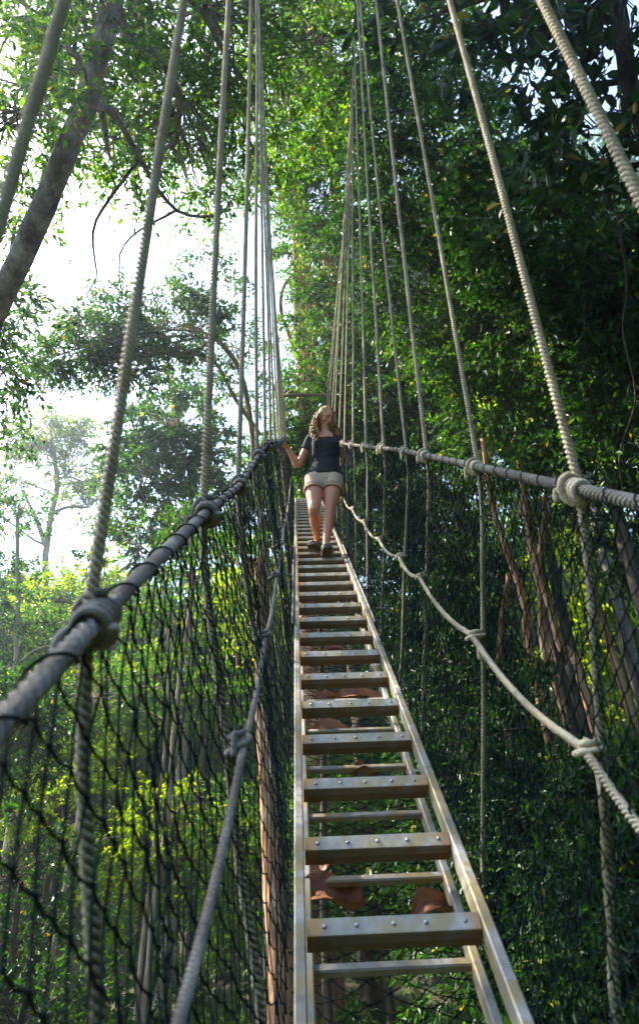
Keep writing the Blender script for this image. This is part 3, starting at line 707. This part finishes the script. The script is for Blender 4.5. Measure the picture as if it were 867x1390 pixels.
# ------------------------------------------------------------------ nets
def segs(mb, A, Bp, r):
    """thin three-sided cords, vectorised"""
    d = unit(Bp - A); ref = np.array([.3, .5, .8]); a = unit(np.cross(d, ref)); b = np.cross(d, a); n = len(A); V = []
    for P in (A, Bp):
        for k in range(3):
            th = 2 * np.pi * k / 3; V.append(P + r * (math.cos(th) * a + math.sin(th) * b))
    V = np.stack(V, 1).reshape(-1, 3); k = np.arange(n)[:, None] * 6
    mb.add(V, np.vstack([k + np.array([[j, (j + 1) % 3, 3 + (j + 1) % 3, 3 + j]]) for j in range(3)]))
def knots(mb, P, r):
    n = len(P); o = np.array([[1, 0, 0], [-1, 0, 0], [0, 1, 0], [0, -1, 0], [0, 0, 1], [0, 0, -1]]) * r
    V = (P[:, None] + o[None]).reshape(-1, 3); k = np.arange(n)[:, None] * 6
    f = np.array([[0, 2, 4], [2, 1, 4], [1, 3, 4], [3, 0, 4], [2, 0, 5], [1, 2, 5], [3, 1, 5], [0, 3, 5]])
    mb.add(V, (k[:, :, None] + f[None]).reshape(-1, 3))
def netting(surf, s0, s1, ds, rows, r, jit=.0028, sag=None):
    mb = MB(); nc = int((s1 - s0) / ds)
    G = np.zeros((rows + 1, nc + 1, 3))
    for i in range(rows + 1):
        f = i / rows
        for j in range(nc + 1):
            s = s0 + (j + .5 * (i % 2)) * ds
            G[i, j] = surf(s, f)
    G += RNG.standard_normal(G.shape) * jit
    A = []; B_ = []
    for i in range(rows):
        if i % 2 == 0:
            A += [G[i, :], G[i, 1:]]; B_ += [G[i + 1, :], G[i + 1, :-1]]
        else:
            A += [G[i, :], G[i, :-1]]; B_ += [G[i + 1, :], G[i + 1, 1:]]
    A = np.vstack(A); B_ = np.vstack(B_)
    mid = (A + B_) / 2 + np.array([0, 0, -1]) * .004
    segs(mb, A, mid, r); segs(mb, mid, B_, r); knots(mb, G.reshape(-1, 3), r * 2.1)
    return mb
def sl(s, f):
    bulge = math.sin(math.pi * f)
    return HL(s, f) + Ru * (.022 * bulge * math.sin(s * 4.1) + .004 * math.sin(s * 9 + f * 5) * bulge - .01) + Bd * (.012 * math.sin(f * 5 + s * 2))
def sr(s, f):
    bulge = math.sin(math.pi * f)
    return HR(s, f) + Ru * (.022 * bulge * math.sin(s * 4.1) + .004 * math.sin(s * 9 + f * 5) * bulge + .01) + Bd * (.012 * math.sin(f * 5 + s * 2))
def lace_net(mb, H):
    ss = np.arange(.35, S_END, .006); th = ss * 2 * np.pi / .11
    C = np.array([H(q) for q in ss]); T, a, b = frames(C)
    tube(mb, C + .0135 * (np.cos(th)[:, None] * a + np.sin(th)[:, None] * b), .0018, 4, cap=False); return mb
lace_net(netting(sl, .42, S_END, .057, 33, .0017), HL).build('side_net', M['net'], smooth=False)
o = bpy.data.objects['side_net']; tag(o, 'black knotted safety net hanging from the left handrail', 'net', 'safety nets of the walkway')
o = lace_net(netting(sr, .6, S_END, .046, 42, .0017), HR).build('side_net', M['net'], smooth=False); tag(o, 'black knotted safety net hanging from the right handrail', 'net', 'safety nets of the walkway')
def fl(s, f):
    u = RL - .02 + (RR_ + .04 - RL) * f
    return BR(s, u, -1.385 - .05 * math.sin(math.pi * f))
o = netting(fl, .9, S_END, .062, 10, .0018).build('floor_net', M['net'], smooth=False); tag(o, 'black diamond netting slung beneath the ladder', 'net', 'safety nets of the walkway')

# ------------------------------------------------------------------ ladder walkway
e = empty('ladder_walkway', BR(5, .2, RV), 'long weathered aluminium ladder laid as a steep footbridge deck with bolted treads', 'walkway')
SS = np.arange(.3, 12.0, .3)
def rail(name, u, v, hu, hv, s0, s1, m, parent=e, bev=.004):
    ss = np.arange(s0, s1 + .01, .3); prof = [(-hu + bev, -hv), (hu - bev, -hv), (hu, -hv + bev), (hu, hv - bev), (hu - bev, hv), (-hu + bev, hv), (-hu, hv - bev), (-hu, -hv + bev)]
    V = np.array([[BR(s, u + a, v + b) for a, b in prof] for s in ss]); n = 8; mb = MB()
    mb.add(V.reshape(-1, 3), grid_faces(len(ss), n), np.array([list(range(n))]), np.array([[(len(ss) - 1) * n + k for k in range(n)][::-1]]))
    return mb.build(name, m, parent, smooth=False)
rail('side_rail', -.012, -1.205, .014, .03, .3, 11.85, M['alu'])
rail('side_rail', .432, -1.205, .014, .03, .3, 11.85, M['alu'])
rail('lower_rail', .008, -1.325, .012, .026, .3, 11.85, M['alu'])
rail('lower_rail', .414, -1.325, .012, .026, .3, 11.85, M['alu'])
for u in (-.036, .457):      # overlapping dark splice pieces outside the rails
    rail('splice_rail', u, -1.20, .008, .036, 3.85, 6.6, M['dark_rail'])
fwd0 = Bd; s = 1.485 - 3 * .315; k = 0
while s < 11.8:
    c = BR(s, .21, 0); fwd = unit(BR(s + .1, 0, 0) - BR(s - .1, 0, 0)); nv = np.cross(Ru, fwd)
    c = BR(s, .21, -1.176)
    # section: slanting bright lip at the front, face below it, folded back
    prof = [(.004, .0), (-.028, -.0175), (-.030, -.040), (-.018, -.043), (-.016, -.070), (.008, -.070), (.008, -.003)]
    tl = MB(); pr = [(a + RNG.normal() * .0006, b) for a, b in prof]
    extrude(tl, pr, c, Ru, fwd, nv, .206)
    # local axes so that object x runs along the tread
    V = np.concatenate(tl.V)
    Rm = np.array([Ru, fwd, nv]); loc = (V - c) @ Rm.T
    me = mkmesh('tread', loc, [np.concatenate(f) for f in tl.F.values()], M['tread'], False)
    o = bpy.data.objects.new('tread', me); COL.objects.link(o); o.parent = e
    mw = Matrix([[Ru[0], fwd[0], nv[0], c[0]], [Ru[1], fwd[1], nv[1], c[1]], [Ru[2], fwd[2], nv[2], c[2]], [0, 0, 0, 1]])
    o.matrix_basis = Matrix.Translation(-e.location) @ mw
    ln = unit(np.array([0, -.013, .026])) # lip normal in local (s, n)
    for q in range(5):
        x = -.17 + .085 * q + RNG.normal() * .003
        cc = np.array([x, -.012, -.0088]); nn = np.array([0, -.472, .882]); aa = np.array([1., 0, 0]); bb = np.cross(nn, aa)
        if s > 6.5 and q in (1, 3): continue
        th = np.linspace(0, 2 * np.pi, 8, endpoint=False); rings = []
        for (rr, hh) in ((.0056, -.001), (.0052, .0024), (.003, .0038)):
            rings.append(cc + hh * nn + rr * (np.cos(th)[:, None] * aa + np.sin(th)[:, None] * bb))
        Vb = np.vstack(rings); fb = grid_faces(3, 8)
        mb_ = mkmesh('bolt', Vb, [fb, np.array([list(range(16, 24))])], M['bolt'], True)
        ob = bpy.data.objects.new('bolt', mb_); COL.objects.link(ob); ob.parent = o
    # round rung of the ladder beneath
    if s < 7:
        mb = MB(); box(mb, BR(s + .02, .211, -1.325), Ru, fwd, nv, .192, .013, .011, .004); mb.build('rung', M['alu'], e, smooth=False)
    s += .315; k += 1
# spreader bar between the cables
mb = MB(); p, q = PY(383, 537, 9.3), PY(460, 538, 9.3); tube(mb, wob(p, q, 6, .01), .032, 8, lump=.04)
tag(mb.build('spreader_bar', M['wood_bar']), 'reddish wooden bar tied across between the rope fans above the woman', 'bar')

# dead leaves caught in the floor net
def dead_leaf(x, y, v, L_, W_, rot, lab):
    d_ = ray(x, y); s_ = v / (d_ @ Nv) * (d_ @ Bd)
    u_ = s_ * (d_ @ Ru) / (d_ @ Bd); c = BR(s_, u_, v)
    nu, nw = 9, 7; V = []
    a = unit(Ru * math.cos(rot) + Bd * math.sin(rot)); b = np.cross(Nv, a)
    for i_ in range(nu):
        t = i_ / (nu - 1)
        w_ = W_ * (math.sin(math.pi * (t * .94 + .03)) ** .7)
        for j_ in range(nw):
            q = (j_ / (nw - 1) - .5) * 2
            V.append(c + a * L_ * (t - .5) + b * w_ * q * .5 + Nv * (.035 * q * q + .03 * math.sin(t * 5) + .008 * math.sin(q * 9 + t * 6)))
    i_ = np.arange(nu - 1)[:, None]; j_ = np.arange(nw - 1)[None]
    f = np.stack([i_ * nw + j_, i_ * nw + j_ + 1, (i_ + 1) * nw + j_ + 1, (i_ + 1) * nw + j_], -1).reshape(-1, 4)
    V = np.array(V); n_ = len(V); V = np.vstack([V, V - Nv * .002]); mb = MB(); mb.add(V, f, f[:, ::-1] + n_)
    tag(mb.build('dead_leaf', M['dead_leaf']), lab, 'leaf', 'dead leaves caught under the ladder')
dead_leaf(592, 1238, -1.36, .16, .10, .5, 'orange-brown dead leaf hanging at the right below the lowest treads')
dead_leaf(448, 1222, -1.35, .20, .13, .2, 'largest dark brown curled dead leaf at the lower left under the ladder')
dead_leaf(436, 1180, -1.36, .18, .10, 1.2, 'brown dead leaf standing up against the left rail')
dead_leaf(492, 948, -1.36, .26, .16, .1, 'broad reddish dead leaf under the middle treads')
dead_leaf(452, 952, -1.37, .20, .09, .4, 'narrow curled dead leaf left of the broad one')
dead_leaf(455, 996, -1.37, .20, .12, .0, 'red-brown dead leaf half hidden under the lower middle tread')
dead_leaf(460, 886, -1.37, .22, .08, .1, 'thin brown dead leaf under the upper middle tread')
dead_leaf(495, 1052, -1.36, .10, .05, .3, 'small reddish leaf peeping over a lower rung')

# ------------------------------------------------------------------ the woman
def ray_hit(x, y, v):
    d_ = ray(x, y); s_ = v / (d_ @ Nv) * (d_ @ Bd)
    for _ in range(5): s_ = (v - .001 * s_ * s_) / (d_ @ Nv) * (d_ @ Bd)
    return d_ * s_ / (d_ @ Bd)
FT = ray_hit(443, 756, -1.165); YF = FT[1]
def W(x, y, dy=0.0): return PY(x, y, YF + dy)
def ring(mb_r, c, t, side, a, b, n=20, sq=1.0):
    t = unit(np.asarray(t, float)); side = unit(side - t * np.dot(side, t)); fr = np.cross(t, side)
    th = np.linspace(0, 2 * np.pi, n, endpoint=False); cs, sn = np.cos(th), np.sin(th)
    if sq != 1: cs = np.sign(cs) * np.abs(cs) ** sq; sn = np.sign(sn) * np.abs(sn) ** sq
    return np.asarray(c) + a * cs[:, None] * side + b * sn[:, None] * fr
def loft(mb, pts, side=np.array([1., 0, 0]), n=20, sub=4, axis=None, sq=1.0, caps=True):
    """pts: list of (centre, a, b); smooth interpolation between stations; closed"""
    C = np.array([p[0] for p in pts], float); ab = np.array([[p[1], p[2]] for p in pts], float)
    k = len(pts); t0 = np.arange(k); t = np.linspace(0, k - 1, (k - 1) * sub + 1)
    def cr(Q):
        Q = np.vstack([2 * Q[0] - Q[1], Q, 2 * Q[-1] - Q[-2]]); o_ = []
        for x in t:
            i_ = min(int(x), k - 2); u_ = x - i_; p0, p1, p2, p3 = Q[i_:i_ + 4]
            o_.append(.5 * (2 * p1 + (-p0 + p2) * u_ + (2 * p0 - 5 * p1 + 4 * p2 - p3) * u_ ** 2 + (-p0 + 3 * p1 - 3 * p2 + p3) * u_ ** 3))
        return np.array(o_)
    P = cr(C); AB = np.maximum(cr(ab), .001)
    T = np.gradient(P, axis=0); T = T / (np.linalg.norm(T, axis=1)[:, None] + 1e-9)
    V = [ring(None, P[i_], T[i_] if axis is None else axis, np.asarray(side, float), AB[i_, 0], AB[i_, 1], n, sq) for i_ in range(len(P))]
    V = np.vstack(V + [P[:1] - T[:1] * AB[0].min() * (.35 if caps else 0), P[-1:] + T[-1:] * AB[-1].min() * (.35 if caps else 0)]); kk = len(P) * n
    j_ = np.arange(n); j2 = (j_ + 1) % n
    mb.add(V, grid_faces(len(P), n), np.stack([np.full(n, kk), j2, j_], -1), np.stack([np.full(n, kk + 1), (len(P) - 1) * n + j_, (len(P) - 1) * n + j2], -1))
def ell(mb, c, X_, Y_, Z_, rx, ry, rz, n=18):
    th = np.linspace(0, np.pi, n)[1:-1]; ph = np.linspace(0, 2 * np.pi, n, endpoint=False)
    V = [c + rx * math.sin(a) * math.cos(p) * X_ + ry * math.sin(a) * math.sin(p) * Y_ + rz * math.cos(a) * Z_ for a in th for p in ph]
    V += [c + rz * Z_, c - rz * Z_]; k = len(th) * n; j_ = np.arange(n); j2 = (j_ + 1) % n
    mb.add(np.array(V), grid_faces(len(th), n)[:, ::-1], np.stack([np.full(n, k), j_, j2], -1), np.stack([np.full(n, k + 1), (len(th) - 1) * n + j2, (len(th) - 1) * n + j_], -1))
def fuse(mb, name, m, parent, voxel=.005, smooth=3, origin=None):
    """union of overlapping closed pieces into one continuous surface"""
    o_ = mb.build(name, m, parent, origin=origin)
    a = o_.modifiers.new('r', 'REMESH'); a.mode = 'VOXEL'; a.voxel_size = voxel; a.use_smooth_shade = True
    if smooth: b_ = o_.modifiers.new('s', 'SMOOTH'); b_.iterations = smooth; b_.factor = .5
    dg = bpy.context.evaluated_depsgraph_get(); dg.update()
    me = bpy.data.meshes.new_from_object(o_.evaluated_get(dg)); o_.modifiers.clear(); o_.data = me
    if not me.materials: me.materials.append(m)
    me.polygons.foreach_set('use_smooth', np.ones(len(me.polygons), dtype=bool))
    return o_

X1 = np.array([1., 0, 0]); UPZ = np.array([0, 0, 1.])
woman = empty('person', FT, 'woman in black T-shirt and cream shorts walking down the ladder, hands on both ropes', 'person')
# joints
pel = W(440, 650, .16); waist = W(441, 628, .15); chest = W(441, 608, .14); shl = W(440, 594, .15); nk = W(441, 588, .14)
hipR, hipL = W(427, 655, .14), W(453, 655, .14)
kneeR, kneeL = W(426, 692, .04), W(448, 690, .06)
ankR, ankL = W(431, 737, .34), W(441.5, 747, .07)
shR, shL = W(422.5, 596.5, .15), W(458, 596.5, .15)
elR, wrR = W(404, 632, .18), W(390, 607.5, .08)
elL, wrL = W(471.5, 631, .16), W(466.5, 609.5, .10)
Fh = unit(np.array([.48, -.66, -.64]))          # where the face looks: to the right of the picture
Xh = unit(np.cross(Fh, UPZ)) * -1.0            # the head's side
Xh = unit(np.cross(UPZ, Fh)); Uh = unit(np.cross(Fh, Xh))
hc = W(442, 567, .115)
fwd_b = np.array([0, -1., 0])
body = MB()
# torso
loft(body, [(pel - UPZ * .08, .13, .10), (pel, .163, .112), (pel + (waist - pel) * .55, .145, .10), (waist, .122, .088), (chest - UPZ * .02, .138, .105), (chest + UPZ * .045, .146, .100), (shl - UPZ * .012, .135, .068), (nk, .06, .052)], axis=UPZ, n=26)
for sgn in (-1, 1): ell(body, chest + X1 * .062 * sgn + fwd_b * .075 - UPZ * .012, X1, fwd_b, UPZ, .055, .05, .055)
loft(body, [(nk - UPZ * .03, .058, .054), (nk + UPZ * .03, .047, .048), (hc - UPZ * .06 - Fh * .012, .047, .05)], n=18)
# head: side a, depth b; built along the head's up axis
def hp(f, s_, u_): return hc + Fh * f + Xh * s_ + Uh * u_
loft(body, [(hp(.018, 0, -.112), .024, .024), (hp(.014, 0, -.095), .045, .054), (hp(.006, 0, -.062), .060, .076), (hp(0, 0, -.015), .069, .088), (hp(-.004, 0, .03), .072, .093), (hp(-.01, 0, .075), .060, .078), (hp(-.012, 0, .102), .03, .04)], side=Xh, axis=Uh, n=26)
loft(body, [(hp(.084, 0, .018), .007, .008), (hp(.094, 0, -.005), .009, .010), (hp(.103, 0, -.024), .0125, .012), (hp(.092, 0, -.036), .012, .008)], side=Xh, axis=Uh, n=12)   # nose
ell(body, hp(.070, 0, -.098), Fh, Xh, Uh, .020, .022, .016)                       # chin
for sgn in (-1, 1):
    ell(body, hp(-.005, .071 * sgn, -.012), Fh, Xh, Uh, .018, .010, .032)         # ears
    ell(body, hp(.055, .040 * sgn, -.028), Fh, Xh, Uh, .022, .022, .020)          # cheeks
    ell(body, hp(.072, .028 * sgn, .027), Fh, Xh, Uh, .014, .024, .009)           # brow ridge
ell(body, hp(.084, 0, -.058), Fh, Xh, Uh, .012, .024, .013)
# arms
for sh, el, wr in ((shR, elR, wrR), (shL, elL, wrL)):
    loft(body, [(sh + (chest - sh) * .25, .045, .05), (sh, .048, .052), (sh * .6 + el * .4, .041, .043), (el, .034, .036), (el * .7 + wr * .3, .037, .036), (el * .3 + wr * .7, .028, .027), (wr, .024, .019)], n=16)
# hands: palm plus five fingers closed over the handrail
def handm(mb, wr, kd, dn, th_side):
    """wr wrist, kd direction to the knuckles, dn direction the fingers curl to, th_side thumb side"""
    kd = unit(kd); dn = unit(dn - kd * np.dot(dn, kd)); sd = unit(np.cross(kd, dn)); sd = sd * (1 if np.dot(sd, th_side) > 0 else -1)
    loft(mb, [(wr - kd * .01, .025, .018), (wr + kd * .03, .036, .016), (wr + kd * .065, .041, .014), (wr + kd * .088, .038, .011)], side=sd, n=14)
    for q, (ln, off) in enumerate(((.074, .031), (.082, .0105), (.076, -.0105), (.060, -.031))):
        b0 = wr + kd * .080 + sd * off; p = [b0]; ang = .25 + .05 * q; segl = (ln * .46, ln * .30, ln * .26)
        for g_, bend in zip(segl, (.45, .75, .65)):
            p.append(p[-1] + g_ * (kd * math.cos(ang) + dn * math.sin(ang) + sd * off * .6)); ang += bend
        loft(mb, [(b0 - kd * .02, .009, .009), (p[0], .0095, .009), (p[1], .0088, .0085), (p[2], .008, .0078), (p[3], .0062, .006)], side=sd, n=10, sub=3)
    tb = wr + kd * .022 + sd * .024
    q1 = tb + kd * .024 + sd * .026 + dn * .012; q2 = q1 + kd * .024 + sd * .008 + dn * .020; q3 = q2 + kd * .016 - sd * .003 + dn * .018
    loft(mb, [(tb - kd * .01 - sd * .012, .014, .013), (tb, .0135, .013), (q1, .0105, .010), (q2, .0095, .009), (q3, .007, .0065)], side=kd, n=10, sub=3)
railR = W(381, 601, .03)
handm(body, wrR, railR - wrR + np.array([-.02, 0, .02]), np.array([-.5, -.1, -1.]), np.array([.2, -1, 0]))
handm(body, wrL, np.array([.45, -.55, .25]), np.array([.5, -.1, -1.]), np.array([-.2, -1., 0]))
# legs
def leg(h, k_, a_, toe):
    loft(body, [(h + UPZ * .03, .088, .098), (h - UPZ * .03, .094, .100), (h * .6 + k_ * .4, .086, .088), (h * .25 + k_ * .75, .066, .068), (k_, .053, .056), (k_ * .85 + a_ * .15, .050, .054),
                (k_ * .66 + a_ * .34 + np.array([0, .018, 0]), .052, .057), (k_ * .35 + a_ * .65 + np.array([0, .01, 0]), .038, .040), (a_ * .92 + k_ * .08, .029, .033), (a_, .030, .036)], n=20)
    loft(body, [(a_ + np.array([0, .02, -.01]), .03, .034), (a_ * .5 + toe * .5 + UPZ * .0, .034, .025), (toe, .03, .015)], n=12)
footL_t = ankL + np.array([.02, -.155, -.025]); footR_t = ankR + np.array([-.05, -.15, -.065])
leg(hipR, kneeR, ankR, footR_t); leg(hipL, kneeL, ankL, footL_t)
for k_ in (kneeR, kneeL): ell(body, k_ + fwd_b * .028, X1, fwd_b, UPZ, .034, .03, .042)
bo = fuse(body, 'body', M['skin'], woman, .0042, 2)
# face details
def sub(name, m, build, voxel=None, parent=woman):
    mb = MB(); build(mb)
    return fuse(mb, name, m, parent, voxel, 2) if voxel else mb.build(name, m, parent)
for sgn in (-1, 1):
    sub('eye', M['eye_white'], lambda mb: ell(mb, hp(.0805, .030 * sgn, .006), Fh, Xh, Uh, .008, .0140, .0055, 12), parent=bo)
    sub('iris', M['iris'], lambda mb: ell(mb, hp(.0855, .031 * sgn, .0065), Fh, Xh, Uh, .0050, .0095, .0062, 10), parent=bo)
    sub('eyebrow', M['brow'], lambda mb: tube(mb, [hp(.083, .012 * sgn, .026), hp(.084, .028 * sgn, .031), hp(.072, .046 * sgn, .025)], [.004, .0050, .003], 6), parent=bo)
sub('lips', M['lips'], lambda mb: (ell(mb, hp(.092, 0, -.053), Fh, Xh, Uh, .008, .021, .0055, 12), ell(mb, hp(.091, 0, -.062), Fh, Xh, Uh, .008, .018, .006, 12)), .003, parent=bo)
# shirt: scooped neckline, short sleeves, hem over the shorts
def shirt(mb):
    loft(mb, [(pel + UPZ * .006, .188, .138), (pel + UPZ * .045, .180, .132), (pel + (waist - pel) * .62, .160, .118), (waist + UPZ * .01, .142, .108), (chest - UPZ * .02, .158, .124), (chest + UPZ * .045, .160, .113), (shl - UPZ * .020 + np.array([0, .012, 0]), .148, .070), (shl + UPZ * .006 + np.array([0, .025, 0]), .090, .052)], axis=UPZ, n=28)
    for sgn in (-1, 1): ell(mb, chest + X1 * .062 * sgn + fwd_b * .082 - UPZ * .012, X1, fwd_b, UPZ, .060, .056, .062)
    for sh, el in ((shR, elR), (shL, elL)):
        loft(mb, [(sh + (chest - sh) * .35 + UPZ * .01, .055, .065), (sh + UPZ * .004, .060, .066), (sh * .72 + el * .28, .056, .060), (sh * .58 + el * .42, .058, .061)], n=16, caps=False)
    for q in range(9):                                  # soft folds at the waist
        a = q * 2 * np.pi / 9 + .3; p0 = waist + np.array([.128 * math.cos(a), .10 * math.sin(a), -.05]); p1 = waist + np.array([.138 * math.cos(a + .4), .108 * math.sin(a + .4), .06])
        tube(mb, wob(p0, p1, 6, .006), .011, 6)
so_ = sub('shirt', M['shirt'], shirt, .006)
# neckline: skin patch of the upper chest above the scoop
def scoop(mb): loft(mb, [(chest + UPZ * .045 + fwd_b * .120, .008, .008), (chest + UPZ * .064 + fwd_b * .108, .030, .018), (chest + UPZ * .085 + fwd_b * .086, .052, .022), (shl - UPZ * .006 + fwd_b * .046, .058, .018), (nk + fwd_b * .018, .045, .03)], axis=UPZ, n=16)
sub('neckline', M['skin'], scoop, .005, parent=bo)
def shorts(mb):
    loft(mb, [(pel + UPZ * .07, .158, .116), (pel, .176, .126), (pel - UPZ * .06, .166, .118), (pel - UPZ * .125, .10, .085)], axis=UPZ, n=28)
    for h, k_ in ((hipR, kneeR), (hipL, kneeL)):
        loft(mb, [(h + UPZ * .05, .098, .108), (h * .85 + k_ * .15, .099, .106), (h * .70 + k_ * .30, .097, .100)], n=24, caps=False)
sh_ = sub('shorts', M['shorts'], shorts, .006)
for h, k_ in ((hipR, kneeR), (hipL, kneeL)):
    def cuff(mb):
        c = h * .72 + k_ * .28; T = unit(k_ - h)
        for dz in (-.022, 0.0, .020):
            P = np.vstack([ring(None, c + T * dz, T, X1, .099, .102, 26), ring(None, c + T * dz, T, X1, .099, .102, 26)[:1]])
            tube(mb, P, .0085, 8, cap=False)
    sub('cuff', M['shorts'], cuff, parent=sh_)
for sgn in (-1,):
    sub('shoulder_strap', M['strap'], lambda mb: tube(mb, smooth_path([shl + np.array([-.085, .05, .012]), shl + np.array([-.088, -.05, .0]), chest + np.array([-.105, -.128, .03]), waist + np.array([-.115, -.10, .02])], .02), .010, 6))
# hair: cap plus many wavy locks falling over the shoulders
def hair(mb):
    ell(mb, hp(-.018, 0, .022), Fh, Xh, Uh, .095, .085, .104, 28)
    loft(mb, [(hp(-.06, 0, -.13), .05, .025), (hp(-.055, 0, -.07), .072, .040), (hp(-.05, 0, .0), .074, .045)], side=Xh, axis=Uh, n=20)
    rg = np.random.default_rng(5)
    for q in range(150):
        a = rg.uniform(-2.55, 2.55)                       # angle round the head measured from the back
        dr = -Fh * math.cos(a) + Xh * math.sin(a)
        rt_ = hc + Uh * rg.uniform(.03, .10) + dr * np.array([.078]) * rg.uniform(.65, 1)
        if abs(a) > 1.9: rt_ = hc + Uh * .088 + dr * .055
        side_ = np.sign(math.sin(a)) or 1
        o1 = hc + dr * rg.uniform(.090, .112) - Uh * rg.uniform(.0, .05)
        if abs(a) > 1.7: o1 = hc + Xh * side_ * rg.uniform(.090, .106) + Fh * rg.uniform(-.035, .004) - Uh * rg.uniform(-.02, .05)
        o2 = o1 - UPZ * .10 + dr * rg.uniform(.0, .035) + Xh * side_ * .018
        ln = rg.uniform(.10, .22)
        fr_ = fwd_b * (.10 if abs(a) > 1.2 else -.02)
        o3 = o2 - UPZ * ln * .6 + fr_ * .6 + Xh * side_ * rg.uniform(-.01, .04); o4 = o3 - UPZ * ln * .5 + fr_ * .3 + Xh * side_ * rg.uniform(-.03, .03)
        P = smooth_path([rt_, o1, o2, o3, o4], .010); t = np.linspace(0, 1, len(P))
        ph = rg.uniform(0, 6.28); am = .010 * np.clip((t - .15) * 2.2, 0, 1); fq = rg.uniform(5, 8)
        P = P + (am * np.cos(ph + t * 2 * np.pi * fq))[:, None] * Xh + (am * np.sin(ph + t * 2 * np.pi * fq))[:, None] * Fh
        tube(mb, P, np.interp(t, [0, .2, .8, 1], [.006, .0085, .0075, .002]), 6)
mbh = MB(); hair(mbh); mbh.build('hair', M['hair'], woman)
# shoes, soles, socks
for a_, toe, lift in ((ankR, footR_t, 0), (ankL, footL_t, 0)):
    d_ = unit((toe - a_) * np.array([1, 1, 0])); sd_ = np.cross(d_, UPZ); slope = (toe - a_)[2]
    def shoe(mb):
        loft(mb, [(a_ - d_ * .045 - UPZ * .035, .034, .040), (a_ - UPZ * .030, .038, .046), (a_ + d_ * .05 - UPZ * .036, .042, .038), (a_ + d_ * .12 + UPZ * (slope - .005), .048, .030), (toe + d_ * .03 - UPZ * .006, .040, .024)], side=sd_, n=18)
        loft(mb, [(a_ - UPZ * .04, .036, .040), (a_ + UPZ * .015, .036, .041)], side=sd_, n=18)
    s1 = sub('shoe', M['shoe'], shoe, .005)
    def sole(mb):
        loft(mb, [(a_ - d_ * .055 - UPZ * .074, .036, .010), (a_ - UPZ * .074, .040, .011), (a_ + d_ * .06 - UPZ * .072, .044, .011), (a_ + d_ * .12 + UPZ * (slope - .036), .051, .010), (toe + d_ * .040 - UPZ * .030, .042, .010)], side=sd_, n=18, sq=.7)
    sub('sole', M['sole'], sole, .005, parent=s1)
    def lace(mb):
        for q in range(4):
            c = a_ + d_ * (.035 + .022 * q) + UPZ * (.006 - .011 * q)
            tube(mb, [c - sd_ * .024, c + UPZ * .006, c + sd_ * .024], .0028, 5)
    sub('laces', M['sock'] if False else M['strap'], lace, parent=s1)
    sub('sock', M['sock'], lambda mb: loft(mb, [(a_ + UPZ * .005, .036, .041), (a_ + UPZ * .042 , .034, .038)], side=X1, n=18, caps=False))
print('WOMAN height', (hc + UPZ * .12)[2] - FT[2], 'Y', YF)

#ENDPERSON
# ------------------------------------------------------------------ haze
HAZE = 0.0021
if HAZE:
    mb = MB(); c = np.array([0, 60, 33.]); box(mb, c, np.array([1., 0, 0]), np.array([0, 1., 0]), np.array([0, 0, 1.]), 640, 980, 80)
    hz = mb.build('haze', bpy.data.materials.new('haze'), origin=c, smooth=False); m = hz.data.materials[0]; m.use_nodes = True; nt = m.node_tree
    nt.nodes.remove(nt.nodes['Principled BSDF']); pv = nt.nodes.new('ShaderNodeVolumePrincipled')
    pv.inputs['Density'].default_value = HAZE; pv.inputs['Color'].default_value = (.72, .86, 1, 1); pv.inputs['Anisotropy'].default_value = .75
    nt.links.new(pv.outputs[0], nt.nodes['Material Output'].inputs['Volume'])
    tag(hz, 'thin bright haze between the trees', 'haze', kind='stuff')
